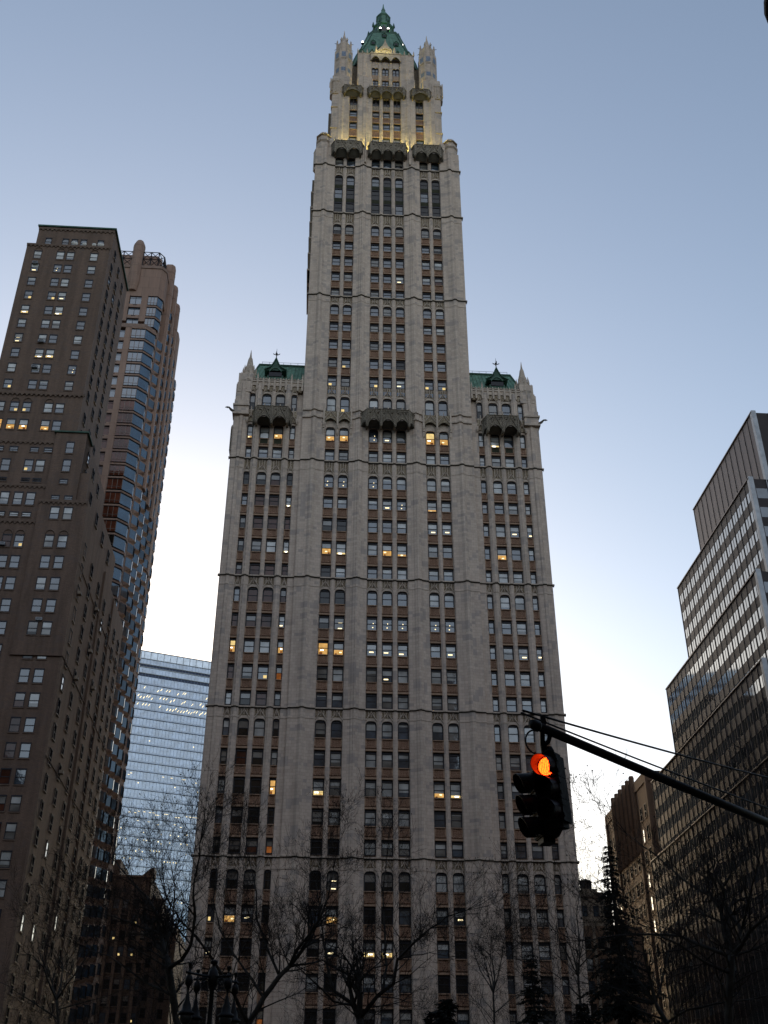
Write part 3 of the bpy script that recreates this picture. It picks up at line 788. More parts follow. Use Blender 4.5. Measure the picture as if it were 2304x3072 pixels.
# ---- second stage 163-187
mb = MB()
S2 = [(-2.03, 1.35), (0, 1.35), (2.03, 1.35), (-6.36, 1.45), (6.36, 1.45)]
y2 = 2.5
def prof2(x0, x1, p=.35):
    c = (x0+x1)/2; w = (x1-x0)/2
    return [(x0, y2+.6), (x0, y2), (x0+.15, y2-p*.6), (c-w*.35, y2-p*.7), (c-w*.18, y2-p), (c+w*.18, y2-p), (c+w*.35, y2-p*.7), (x1-.15, y2-p*.6), (x1, y2), (x1, y2+.6)]
for x0, x1 in ((-10.6, -7.09), (-5.63, -2.71), (2.71, 5.63), (7.09, 10.6)): mb.prism(prof2(x0, x1, .5), 161, 185.6, 'stone')
for x0, x1 in ((-1.35, -.68), (.68, 1.35)): mb.prism(prof2(x0, x1, .25), 161, 182, 'stone')
mb.box(-10.5, 10.5, y2+.6, 24, 161, 181.6, 'stone')
w2, s2 = [], []
for xc, w in S2:
    x0, x1 = xc-w/2, xc+w/2; prev = 163.0
    for za, zb in ((166.9, 168.5), (170.6, 172.6), (174.1, 175.9)):
        sp = MB(); sp.box(x0, x1, y2+.15, y2+.6, prev, za-.1, 'spandrel'); sp.box(x0, x1, y2+.0, y2+.6, za-.1, za, 'lintel'); sp.box(x0, x1, y2, y2+.6, prev, prev+.25, 'lintel')
        s2.append((1, sp, None)); prev = zb
        w2.append((1, *sash(xc, w, za, zb, y2+.3, rw.choice(['grey', 'sky', 'dark']), rr=rw)))
    sp = MB(); sp.box(x0, x1, y2+.12, y2+.6, prev, 177.5, 'tracery'); sp.box(x0, x1, y2, y2+.6, prev, prev+.25, 'lintel')
    for q in range(5): sp.box(x0+w*q/4-.04, x0+w*q/4+.04, y2+.02, y2+.2, prev+.3, 177.4, 'trim')
    s2.append((1, sp, None))
    for q in (-1, 1):
        xx = xc+q*w*.25
        w2.append((1, *sash(xx, w*.42, 177.5, 179.6, y2+.3, 'dark', .26, .05, rr=rw)))
    arch_plate(mb, x0, xc, 177.5, 182, xc-w*.25, w*.42, 179.6, .26, y2+.05, y2+.6, 'trim')
    arch_plate(mb, xc, x1, 177.5, 182, xc+w*.25, w*.42, 179.6, .26, y2+.05, y2+.6, 'trim')
for o_ in w2: a = tw.part('window', o_[1]); tw.sub('pane', o_[2], a)
for o_ in s2: tw.part('spandrel', o_[1])
for x in (-10.0, 10.0):
    for z in (164.5, 170, 176, 181): mb.box(x-.7, x+.7, y2-.5, y2+.5, z, z+.18, 'trim')
tw.part('upper_wall', mb)
for sgn, za, zb in ((-1, 168, 181.5), (1, 174, 179.5)):
    sd = MB(); sd.box(*sorted((sgn*10.5, sgn*11.15)), 8, 17, za, zb, 'canopy'); tw.part('side_bay', sd)
balcony('balcony', 0, 3.3, 3.95, y2-.3, 1.3, 181.7, 179.7, 179.5, 3, .9)
for s_ in (-1, 1): balcony('balcony', s_*6.6, 1.55, 2.2, y2-.3, 1.3, 181.7, 179.7, 179.5, 1, .9)
for s_ in (-1, 1):
    mb = MB()
    mb.lathe([(1.2, 180), (1.2, 183.4), (1.35, 183.6), (1.3, 184.0), (1.0, 185.0), (.55, 185.7), (.1, 186.0)], s_*9.9, 3.1, 'trim', 8, math.pi/8)
    for q in range(3): mb.box(s_*9.9-1.1+q*1., s_*9.9-.9+q*1., 1.8, 2.2, 180.3, 184.2, 'trim')
    tw.part('corner_cap', mb)

# ---- third stage 182-196.5 and its gable
y3 = 5.0; mb = MB()
def pr3(x0, x1, p):
    c = (x0+x1)/2; w = (x1-x0)/2
    return [(x0, y3+.6), (x0, y3), (x0+.12, y3-p*.7), (c-w*.3, y3-p*.75), (c-w*.15, y3-p), (c+w*.15, y3-p), (c+w*.3, y3-p*.75), (x1-.12, y3-p*.7), (x1, y3), (x1, y3+.6)]
for x0, x1 in ((-5.75, -2.8), (2.8, 5.75)): mb.prism(pr3(x0, x1, .4), 182, 196.4, 'stone')
for x0, x1 in ((-1.46, -.78), (.66, 1.34)): mb.prism(pr3(x0, x1, .22), 182, 194, 'stone')
mb.box(-5.7, 5.7, y3+.6, 22, 182, 196.8, 'stone')
mb.box(-7.4, 7.4, y3+2.2, 22, 182, 195.5, 'canopy')
w3 = []
for xc in (-2.13, -.06, 2.07):
    for q in (-1, 1):
        w3.append(sash(xc+q*.33, .56, 190.2, 192.5, y3+.3, 'sky', .3, .05, rr=rw))
        w3.append(sash(xc+q*.33, .56, 187.0, 188.7, y3+.3, 'sky', 0, .05, rr=rw))
    arch_plate(mb, xc-.67, xc, 190.2, 194.3, xc-.33, .56, 192.5, .3, y3+.05, y3+.6, 'trim')
    arch_plate(mb, xc, xc+.67, 190.2, 194.3, xc+.33, .56, 192.5, .3, y3+.05, y3+.6, 'trim')
    mb.box(xc-.67, xc+.67, y3+.12, y3+.6, 188.7, 190.2, 'lintel')
    for q in range(5): mb.box(xc-.62+q*.31-.035, xc-.62+q*.31+.035, y3+.03, y3+.2, 188.8, 190.1, 'trim')
    mb.box(xc-.67, xc+.67, y3+.12, y3+.6, 182, 187.0, 'lintel')
for a_, b_ in w3: o_ = tw.part('window', a_); tw.sub('pane', b_, o_)
scallop(mb, (-3.1, y3-.75), (3.0, y3-.75), 193.9, 196.0, 3, 1.25, .5, 'trim', 'terradk')
mb.box(-3.2, 3.1, y3-.85, y3+.3, 196.0, 196.25, 'trim')
for i in range(13): x = -5.7+i*.95; finial(mb, x, y3-.3, 196.3, 1.7 if i % 2 == 0 else 1.1, .14)
for i in range(12): x = -5.7+i*.95; mb.box(x, x+.95, y3-.15, y3+.1, 196.2, 196.9, 'tracery')
tw.part('upper_wall', mb)
mb = MB()               # floodlit gable with statues
mb.slab([(-1.9, 196.6), (1.7, 196.6), (1.2, 198.2), (.5, 199.2), (-.1, 201.0), (-.7, 199.2), (-1.4, 198.2)], y3-.3, y3+.3, 'trim')
mb.tube([(-1.5+u*.23, y3-.42, 197.+1.1*(1-abs(u/6.5-1)**2)) for u in range(13)], .09, 'trim', 5)
for x, h in ((-1.95, 2.9), (1.75, 2.5), (-1.2, 1.4), (1.1, 1.4)): mb.lathe([(.28, 0), (.34, h*.35), (.2, h*.6), (.26, h*.7), (.02, h)], x, y3-.3, 'trim', 6, cz=196.4)
finial(mb, -.1, y3, 200.7, 1.2, .16)
tw.part('gable', mb)

# ---- four corner tourelles (the far pair hidden behind)
for s_ in (-1, 1):
    for cy in (5.6, 21.):
        mb = MB(); cx = s_*8.55
        mb.lathe([(1.75, 182), (1.75, 193.3), (1.95, 193.6), (1.95, 195.6), (1.55, 195.9), (1.5, 199.0), (1.35, 199.3), (.75, 200.4), (.55, 201.2), (.16, 203.1), (.04, 204.6)], cx, cy, 'stone', 8, math.pi/8)
        for i in range(8):
            a = math.pi/8+math.pi/4*i; px, py = cx+1.72*math.cos(a), cy+1.72*math.sin(a)
            mb.tube([(px, py, 182), (px, py, 196.6)], .24, 'trim', 5)
            qx, qy = cx+1.5*math.cos(a), cy+1.5*math.sin(a)
            mb.tube([(qx, qy, 196), (qx, qy, 199.6)], .2, 'trim', 5); finial(mb, qx, qy, 199.3, 1.3, .16)
            mb.tube([(qx, qy, 199.3), (cx+2.1*math.cos(a), cy+2.1*math.sin(a), 199.15)], [.1, .04], 'terradk', 4)
        o_ = tw.part('tourelle', mb)
        mb = MB()
        for i in range(8):
            a = math.pi/4*i
            for z0, z1, rr_ in ((186.4, 188., 1.66), (189.6, 190.8, 1.66), (193.9, 195.4, 1.86)):
                e = Vector((-math.sin(a), math.cos(a), 0))*.42; c = Vector((cx+rr_*math.cos(a)*.955, cy+rr_*math.sin(a)*.955, 0)); n_ = Vector((math.cos(a), math.sin(a), 0))*.05
                mb = MB(); mb.poly([c-e+n_+Vector((0, 0, z0)), c+e+n_+Vector((0, 0, z0)), c+e+n_+Vector((0, 0, z1)), c-e+n_+Vector((0, 0, z1))], 'bluetile')
                tw.sub('panel', mb, o_)
        mb = MB()
        for i in range(8):
            a = math.pi/4*i
            for z0, z1, rr_ in ((183., 186.2, 1.66), (188.2, 189.4, 1.66), (191., 193.2, 1.66), (196.3, 198.8, 1.42)):
                e = Vector((-math.sin(a), math.cos(a), 0))*.3; c = Vector((cx+rr_*math.cos(a)*.94, cy+rr_*math.sin(a)*.94, 0)); n_ = Vector((math.cos(a), math.sin(a), 0))*.05
                mb = MB(); mb.poly([c-e+n_+Vector((0, 0, z0)), c+e+n_+Vector((0, 0, z0)), c+e+n_+Vector((0, 0, z1)), c-e+n_+Vector((0, 0, z1))], 'dark')
                tw.sub('lancet', mb, o_)

# ---- copper crown
CY = 13.5
def sq(hw, ch): return [(-hw+ch, CY-hw), (hw-ch, CY-hw), (hw, CY-hw+ch), (hw, CY+hw-ch), (hw-ch, CY+hw), (-hw+ch, CY+hw), (-hw, CY+hw-ch), (-hw, CY-hw+ch)]
mb = MB()
lv = [(6.9, .9, 195.5), (6.5, .9, 198.0), (6.0, .9, 200.4), (4.9, 1.0, 204.8), (4.1, 1.1, 208.6), (3.5, 1.1, 211.3)]
for (a, ca, za), (b, cb, zb) in zip(lv, lv[1:]):
    P, Q = sq(a, ca), sq(b, cb)
    for i in range(8):
        j = (i+1) % 8
        mb.poly([(*P[i], za), (*P[j], za), (*Q[j], zb), (*Q[i], zb)], 'copper')
        if i % 2 == 0:
            for q in range(1, 9):
                t = q/9; pa = [P[i][k]+(P[j][k]-P[i][k])*t for k in (0, 1)]; pb = [Q[i][k]+(Q[j][k]-Q[i][k])*t for k in (0, 1)]
                mb.tube([(*pa, za), (*pb, zb)], .05, 'copper', 4, False)
    for i in range(8): mb.tube([(*P[i], za), (*Q[i], zb)], .17, 'copperdk', 5)
mb.poly([(*p, 211.3) for p in sq(3.5, 1.1)], 'copperdk')
crown = tw.part('copper_roof', mb)
def slope_y(z):          # front face of the roof at height z
    for (a, ca, za), (b, cb, zb) in zip(lv, lv[1:]):
        if za <= z <= zb: return CY-(a+(b-a)*(z-za)/(zb-za)), a+(b-a)*(z-za)/(zb-za)
    return CY-lv[-1][0], lv[-1][0]
for z, xs_, w, h in ((197.6, (-4.9, -2.7, 2.6, 4.9), 1.3, 2.6), (201.2, (-1., 1.), .9, 1.4), (204.6, (-2.4, 2.4), .9, 1.3), (208.4, (0,), .9, 1.2)):
    for x in xs_:
        mb = MB(); y, hw = slope_y(z)
        mb.box(x-w/2, x+w/2, y-.25, y+1.6, z, z+h*.6, 'copperdk')
        for q in (-1, 1): mb.poly([(x+q*w*.65, y-.4, z+h*.55), (x, y-.4, z+h*1.15), (x, y+1.8, z+h*1.15), (x+q*w*.65, y+1.6, z+h*.55)], 'copper')
        mb.poly([(x-w*.6, y-.3, z+h*.55), (x+w*.6, y-.3, z+h*.55), (x, y-.3, z+h*1.1)], 'copperdk')
        mb.box(x-w*.3, x+w*.3, y-.3, y, z+.1, z+h*.55, 'frame')
        tw.sub('dormer', mb, crown)
for s_ in (-1, 1):      # side dormers giving the bumps of the outline
    for z, dy in ((196.0, -5.0), (199.6, -4.3), (203.6, -3.4), (207.4, -2.6)):
        mb = MB(); hw = slope_y(z)[1]; x = s_*hw
        mb.box(*sorted((x-s_*1., x+s_*.15)), CY+dy-.4, CY+dy+.4, z, z+.9, 'copperdk')
        mb.lathe([(.55, 0), (.4, .3), (.05, .9)], x-s_*.2, CY+dy, 'copper', 6, cz=z+.85)
        tw.sub('dormer', mb, crown)
mb = MB()               # lantern in two octagonal stages with flying braces, cone and spike
mb.prism(sq(3.6, 1.1), 210.9, 211.7, 'copperdk')
for i in range(24):
    a = math.pi*2*i/24; mb.tube([(2.9*math.cos(a), CY+2.9*math.sin(a), 211.6), (2.9*math.cos(a), CY+2.9*math.sin(a), 212.7)], .07, 'copperdk', 4)
mb.lathe([(2.85, 0), (3.0, .05), (3.0, .25), (2.85, .3)], 0, CY, 'copperdk', 8, math.pi/8, cz=212.5)
mb.lathe([(2.25, 211.3), (2.2, 216.4), (2.5, 216.6), (2.5, 217.0), (1.9, 217.2), (1.55, 217.5), (1.45, 220.6), (1.72, 220.9), (1.25, 222.0), (.75, 222.9), (.5, 223.3), (.46, 223.7), (.52, 224.), (.22, 225.0), (.05, 226.6)], 0, CY, 'copper', 8, math.pi/8)
for i in range(8):
    a = math.pi/8+math.pi/4*i; c, s_ = math.cos(a), math.sin(a)
    mb.tube([(2.3*c, CY+2.3*s_, 211.5), (2.3*c, CY+2.3*s_, 217.4)], .2, 'copperdk', 5)
    mb.lathe([(.26, 0), (.3, .4), (.05, 1.7)], 2.45*c, CY+2.45*s_, 'copperdk', 5, cz=216.8)
    mb.tube([(1.52*c, CY+1.52*s_, 217.2), (1.52*c, CY+1.52*s_, 220.8)], .13, 'copperdk', 4)
    mb.tube([(3.55*c, CY+3.55*s_, 211.), (3.55*c, CY+3.55*s_, 213.6)], .24, 'copperdk', 5)
    mb.lathe([(.28, 0), (.05, 1.)], 3.55*c, CY+3.55*s_, 'copperdk', 5, cz=213.5)
    for z0, z1 in ((213.3, 214.9), (211.9, 213.0)): mb.tube([(3.55*c, CY+3.55*s_, z0), (2.9*c, CY+2.9*s_, (z0+z1)/2+.35), (2.3*c, CY+2.3*s_, z1)], .14, 'copperdk', 4)
ln = tw.part('lantern', mb)
mb = MB()
for i in range(8):
    a = math.pi/4*i; c, s_ = math.cos(a), math.sin(a); e = Vector((-s_, c, 0))*.55; ctr = Vector((2.12*c, CY+2.12*s_, 0))
    ctr = ctr*1.0; mb.poly([ctr-e+Vector((0, 0, 211.8)), ctr+e+Vector((0, 0, 211.8)), ctr+e+Vector((0, 0, 215)), ctr+Vector((0, 0, 216.)), ctr-e+Vector((0, 0, 215))], 'dark')
tw.sub('opening', mb, ln)
# floodlights on the crown (lit in the photograph)
def lamp(name, p, energy, color, size=.25, spot=None):
    l_ = bpy.data.lights.new(name, 'POINT'); l_.energy = energy; l_.color = color; l_.shadow_soft_size = size
    o_ = bpy.data.objects.new(name, l_); COL.objects.link(o_); o_.parent = tw.o; o_.location = p
    return o_
for p in ((-.85, 9.7, 212.3), (.85, 9.7, 212.3), (-4.65, 9.0, 206.2), (3.75, 9.0, 205.9)):
    mb = MB(); mb.lathe([(.04, -.24), (.17, -.17), (.24, 0), (.17, .17), (.04, .24)], *p[:2], 'lampw', 10, cz=p[2])
    hs_ = MB(); hs_.tube([(p[0], p[1], p[2]-.9), (p[0], p[1], p[2]-.4)], .12, 'frame', 6); hs_.lathe([(.3, 0), (.34, .16)], p[0], p[1]+.1, 'frame', 8, cz=p[2]-.55)
    o_ = tw.part('floodlight', hs_); tw.sub('bulb', mb, o_, True)
for x in (-.9, .9): lamp('green_flood', (x, 10.2, 211.9), 30, (.3, 1., .12), .15)
# warm lamps hidden behind the parapets wash the setback walls
WARM = (1., .90, .26)
for x in (-9.2, -7.6, -5.4, -4.2, -2.6, -1., 1., 2.6, 4.2, 5.4, 7.2, 9.4): lamp('setback_flood', (x, .9, 163.0), 175, WARM)
for x in (-7.4, -5.2, -4.0, 4.0, 5.0, 7.2): lamp('setback_flood', (x, 3.9, 182.5), 105, WARM)
for x, y, z in ((-1.6, 3.6, 196.9), (0.2, 3.6, 197.0), (-4.5, 5.4, 197.0), (4.6, 5.4, 197.)): lamp('gable_flood', (x, y, z), 28, WARM)
# ================================================================== brown brick setback tower on the left
bt = Thing('brick_tower', 'brown brick setback tower at the left edge with scattered lit windows', 'office tower', (-60, 0))
w_, sp_ = MB(), MB()
# blocks: x0,x1,y0,y1,z1
def blk(x0, x1, y0, y1, z0, z1, k='brick'): w_.box(x0, x1, y0, y1, z0, z1, k)
blk(-86, -43.1, 0, 38, 0, 82.2)
blk(-86, -43.6, .02, 26, 82.2, 89.0)
blk(-86, -44.9, .04, 17, 89.0, 95.9)
blk(-49.4, -44.9, -.25, 3, 84.2, 95.9)
blk(-49.9, -43.05, -.25, 3, 60, 84.2)
blk(-86, -46.55, .06, 16.6, 95.9, 103.3)
blk(-60.28, -46.6, .0, 16, 103.3, 134.4)
blk(-59.27, -46.58, .9, 15.6, 134.4, 139.3)
def corbel(x0, x1, y, zt, n, depth=.3):
    scallop(w_, (x0, y-.16), (x1, y-.16), zt-depth-.55, zt-.5, n, .32, .16, 'brickdk', 'brickdk', 5)
    w_.box(x0-.05, x1+.05, y-.18, y+.2, zt-.5, zt-.18, 'brickdk')
corbel(-60.28, -46.6, 0, 134.5, 20); corbel(-59.27, -46.58, .9, 139.2, 17)
corbel(-75, -46.4, 0, 103.5, 40); corbel(-75, -49.4, .04, 94.6, 36); corbel(-75, -44.9, .04, 86.9, 44); corbel(-49.9, -43.1, -.25, 84.2, 10)
corbel(-75, -50, 0, 80.9, 36)
w_.box(-59.5, -46.3, .65, 15.9, 139.25, 139.55, 'copperdk')          # eaves
for x0, x1, y0, y1, z in ((-49.7, -44.6, -.5, 3.2, 95.9),): w_.box(x0, x1, y0, y1, z, z+.22, 'copperdk')
w_.prism([(-49.6, -.4), (-44.7, -.4), (-44.7, 3), (-49.6, 3)], 96.1, 97., 'copper', (.35, -47.1, 1.4))
for x0, x1, y0, y1, z1 in ((-52.6, -49.9, 5, 8, 141.6), (-55., -53.4, 4, 6, 141.)): w_.prism([(x0, y0), (x1, y0), (x1, y1), (x0, y1)], 139.5, z1, 'copperdk', (.8, (x0+x1)/2, (y0+y1)/2))
for y in (17.2, 26.5): w_.box(-43.2, -42.9, y, y+.4, 20, 82, 'brickdk')
for x in (-43.15,): w_.box(x-.2, x+.06, -.05, .35, 0, 82.2, 'brickdk')
for z in (74.2, 60.1, 46.5): w_.box(-43.2, -43.0, 0, 38, z, z+.12, 'brickdk')
bt.part('wall', w_)
rb = random.Random(5)
W = []
def fw(xc, z0, z1, w=1.28, y=0., style=None, arch=0.):
    stl = style or rb.choice(['sky', 'sky', 'blind', 'sky', 'blind', 'full'])
    a, b = sash(xc, w, z0, z1, y-.04, stl, arch, .08, rr=rb)
    a.box(xc-w/2-.06, xc+w/2+.06, y-.10, y+.05, z0-.14, z0, 'brickdk')          # sill
    a.box(xc-w/2-.02, xc+w/2+.02, y-.09, y+.04, z1, z1+.10, 'frame')       # black strip for the shade under the lintel
    W.append((seen(xc, y, z0, w, z1-z0), a, b))
def swin(x, yc, z0, z1, w=1.25, style=None):
    stl = 'pit' if rb.random() < .96 else 'grey'
    a, b = sash(0, w, z0, z1, 0, stl, 0, .08, rr=rb)
    a.box(-w/2-.05, w/2+.05, -.14, .05, z0-.14, z0, 'limestone')
    a.box(-w/2-.02, w/2+.02, -.10, .04, z1, z1+.10, 'frame')  # dark strip drawn for the shaded top of the recess
    for q in (a, b): q.xform(lambda px, py, pz: (x-.0-py+.02, yc+px, pz))
    W.append((seen(x, yc, z0, w, z1-z0, 1, 0), a, b))
up = [131.0, 128.1, 125.05, 122.1, 119.0, 116.1, 113.1, 110.1, 107.1, 103.95]
LIT = {(3, 0): 'litlow', (3, 1): 'litlow', (3, 2): 'lamp', (4, 0): 'lity', (4, 2): 'lity', (6, 0): 'strip', (7, 1): 'lity', (7, 2): 'lity', (8, 3): 'dot', (9, 0): 'litlow', (1, 0): 'lamp', (1, 1): 'dot'}
for i, z in enumerate(up):
    for j, x in enumerate((-58.2, -54.5, -52.85, -49.0)): fw(x, z, z+1.68, style=LIT.get((i, j)))
    for y in (2.8, 7.2, 11.6): swin(-46.58, y, z, z+1.68)
for x in (-57.27, -54.43, -52.93, -51.4, -48.57): fw(x, 134.95, 136.6, 1.1, .9, 'sky', .5)
for y in (3.5, 7.5, 11.5): swin(-46.56, y, 135.0, 136.5, 1.1)
for x, s_ in ((-58.6, None), (-56.5, 'litlow'), (-54.67, 'litlow'), (-51.45, None), (-49.75, None)): fw(x, 99.65, 101.4, 1.3, .06, s_)
for x, s_ in ((-58.4, 'litfull'), (-56.45, 'lit'), (-54.6, 'litfull'), (-51.4, 'lit'), (-49.7, 'sky')): fw(x, 96.35, 98.2, 1.3, .06, s_)
for y in (2.8, 7.2, 11.6):
    for z in (96.4, 99.7): swin(-46.53, y, z, z+1.7)
    for z in (89.1, 92.3): swin(-44.88, y, z, z+1.8)
for y in (2.8, 8.6, 14.2, 20): swin(-43.56, y, 85., 87., 1.3)
for x in (-57.3, -55.2, -52.2, -50.2): fw(x, 92.4, 93.2, 1.25, .04, 'sky')
fw(-47.05, 92.2, 94.2, 1.2, -.25, 'sky'); fw(-47.05, 88.98, 91.05, 1.2, -.25, 'sky'); fw(-47.05, 86.85, 87.6, 1.2, -.25, 'sky')
for x in (-58.0, -55.9, -52.6, -50.95): fw(x, 88.95, 91.0, 1.3, .04, 'litlow' if x == -52.6 else None); fw(x, 86.95+.2, 87.75, 1.25, .04, 'sky')
for x in (-56.7, -55., -53.1, -51.35): fw(x, 83.2, 85.3, 1.3, 0, 'blind'); fw(x-.1, 81.25, 81.95, 1.3, 0, 'full')
for x in (-47.8, -45.95): fw(x, 84.62-.5, 85.3-.5, 1.2, -.25, 'sky')
for x in (-47.5, -45.65): fw(x, 80.87, 82.9, 1.3, -.25, 'blind')
z = 76.28; i = 0
while z > 9:
    for x in (-62.7, -60.9, -58.3, -56.6, -53.45, -51.75, -47.55, -45.7):
        lowdark = z < 24
        s_ = None
        if x < -50 and rb.random() < .35: s_ = 'brown'
        if x == -53.45 and 50 < z < 66: s_ = 'dark'
        if (i, x) == (0, -51.75): s_ = 'litlow'
        if x in (-47.55,) and z < 66: s_ = rb.choice(['brown', 'brown', 'grey', 'sky'])
        if lowdark: s_ = 'dark'
        fw(x, z, z+1.95, 1.3, -.25 if x > -49.9 and z > 60 else 0, s_)
    for y in (2.45, 8.6, 14.5, 20.3, 25.6, 31., 35.4):
        if z < 78 or y < 26: swin(-43.08, y, z, z+2.0, 1.3, 'dark' if y > 8 else None)
    z -= 3.36 if i else 3.31; i += 1
bt.many('window', W, 100, 'pane')
for x, z, y in ((-52.85+.0, 132.9, -.05), (-54.5, 132.9, -.05), (-58.2, 132.9, -.05), (-49, 132.9, -.05), (-56.5, 101.65, 0), (-54.67, 101.65, 0), (-51.45, 101.65, 0), (-47.6, 78.5, -.3), (-45.7, 78.5, -.3), (-53.45, 78.5, -.05), (-51.75, 78.5, -.05)):
    mb = MB(); mb.tube([(x+.62*math.cos(math.pi*q/8), y-.02, z+.55*math.sin(math.pi*q/8)) for q in range(9)], .07, 'brickdk', 4)
    bt.part('blind_arch', mb)
for x, z in ((-54.55, 113.0), (-54.7, 107.9), (-58.2, 129.6), (-46.9, 65.), (-53.9, 76.4)):
    mb = MB(); mb.box(x-.42, x+.42, -.5, .05, z, z+.42, 'steel')
    for q in range(4): mb.box(x-.36, x+.36, -.52, -.5, z+.06+q*.09, z+.09+q*.09, 'frame')
    bt.part('air_conditioner', mb)
for y, z in ((8.6, 60.3), (14.5, 67.), (20.3, 63.6), (2.5, 70.4), (8.6, 46.9), (14.5, 73.8)):
    mb = MB(); mb.box(-43.1, -42.55, y-.4, y+.4, z, z+.45, 'limestone'); mb.box(-42.56, -42.52, y-.34, y+.34, z+.06, z+.38, 'frame'); bt.part('air_conditioner', mb)
for i, (x, z) in enumerate(((-52.85, 135.15), (-52.45, 134.95), (-51., 134.95), (-49.4, 134.9), (-48.5, 135.), (-48.1, 134.95))):
    mb = MB(); mb.lathe([(.02, .16), (.22, .10), (.36, 0), (.37, .02), (.22, .14), (.03, .2)], 0, 0, 'dish', 12); mb.tube([(0, 0, .1), (0, .1, .45)], .02, 'steel', 4)
    mb.xform(lambda a, b, c: (x+a, .15-c*.9-b*.1, z+b*.9)); mb.tube([(x, .1, 134.45), (x, .15, z)], .04, 'steel', 5); bt.part('satellite_dish', mb)

# ================================================================== pinkish apartment tower behind it
pt = Thing('apartment_tower', 'pinkish apartment tower with blue corner bays and lattice crown behind the brown brick tower', 'apartment tower', (-60, 60))
NX = -46.75                 # plane of the long north face
mb = MB()
top = [(-72, 47.6), (-47.55, 47.6), (-46.6, 48.9), (-46.6, 75), (-72, 75)]
mb.prism([(-72, 48.2), (-48.0, 48.2), (-46.95, 49.4), (-46.95, 75.3), (-72, 75.3)], 0, 168.0, 'pink')
mb.prism(top, 167.0, 175.3, 'pink')
mb.prism([(-72.2, 47.4), (-47.5, 47.4), (-46.45, 48.8), (-46.45, 60), (-72.2, 60)], 175.3, 176.1, 'pinkdk')
mb.prism([(-71, 48.5), (-49.1, 48.5), (-48.3, 49.6), (-48.3, 62), (-71, 62)], 176, 180.1, 'pinkwarm')
mb.prism([(-71, 60.1), (-46.5, 60.1), (-46.5, 74.9), (-71, 74.9)], 168, 176., 'pink')
# piers of the front: between the window stacks
for x0, x1, y in ((-50.95, -49.62, 47.35), (-54.6, -53.6, 47.35)): mb.box(x0, x1, y, 48.3, 159.6, 167.2, 'pink')
for x0, x1 in ((-53.0, -51.75), (-57.2, -55.6)): mb.box(x0, x1, 45.95, 48.3, 0, 157.6, 'pink')
mb.prism([(-72, 45.9), (-49., 45.9), (-47.0, 48.0), (-47.0, 49), (-72, 49)], 156.55, 157.6, 'pinkdk')
# ribs of the north face carried up as rounded pilasters
for y, zt in ((53.3, 181.6), (59.5, 181.0), (65., 180.3)):
    mb.prism([(-47.6, y-1.1), (-46.1, y-1.1), (-45.6, y-.6), (-45.6, y+.6), (-46.1, y+1.1), (-47.6, y+1.1)], 120, zt-.5, 'pink'); mb.prism([(-47.6, y-1.1), (-46.1, y-1.1), (-45.6, y-.6), (-45.6, y+.6), (-46.1, y+1.1), (-47.6, y+1.1)], zt-.5, zt, 'pink', (.75, -46.8, y))
    for z in (178.9, 176.6, 172, 166): mb.prism([(-47.6, y-1.15), (-46.07, y-1.15), (-45.55, y-.62), (-45.55, y+.62), (-46.07, y+1.15), (-47.6, y+1.15)], z, z+.1, 'pinkdk')
mb.prism([(-50, 68.4), (-46.4, 68.4), (-45.9, 69.6), (-45.9, 72), (-46.6, 73), (-50, 73)], 110, 175.6, 'pink')
mb.prism([(-50, 72), (-46.4, 72), (-46.1, 75.3), (-50, 75.3)], 0, 156, 'pink')
mb.lathe([(1.35, 171), (1.35, 182.0), (1.2, 182.6), (.8, 183.6), (.5, 183.9)], -53.35, 47.9, 'pink', 12)
mb.lathe([(1.0, 168.5), (1.35, 171)], -53.35, 47.9, 'pink', 12)
for z in (173.3, 175.4, 177.6, 179.8, 181.6): mb.lathe([(1.38, 0), (1.38, .1)], -53.35, 47.9, 'pinkdk', 12, cz=z)
pt.part('wall', mb)
mb = MB()                   # crossed lattice round the crown
def lattice(a, b, n, z0, z1, rows):
    for i in range(n+1):
        t = i/n; p = [a[k]+(b[k]-a[k])*t for k in (0, 1)]; mb.tube([(*p, z0), (*p, z1)], .13, 'frame', 4)
    for r_ in range(rows):
        za, zb = z0+(z1-z0)*r_/rows, z0+(z1-z0)*(r_+1)/rows
        mb.tube([(*a, zb), (*b, zb)], .13, 'frame', 4)
        for i in range(n):
            p = [a[k]+(b[k]-a[k])*i/n for k in (0, 1)]; q = [a[k]+(b[k]-a[k])*(i+1)/n for k in (0, 1)]
            mb.tube([(*p, za), (*q, zb)], .09, 'frame', 4); mb.tube([(*p, zb), (*q, za)], .09, 'frame', 4)
lattice((-60.5, 47.6), (-54.5, 47.6), 3, 176.0, 180.3, 2); lattice((-52.1, 47.6), (-48.6, 47.6), 2, 176.0, 180.3, 2); lattice((-48.6, 47.6), (-47.6, 49), 1, 176., 180.3, 2); lattice((-47.6, 49), (-47.6, 58), 4, 176., 180.3, 2)
pt.part('lattice_screen', mb)
B = []
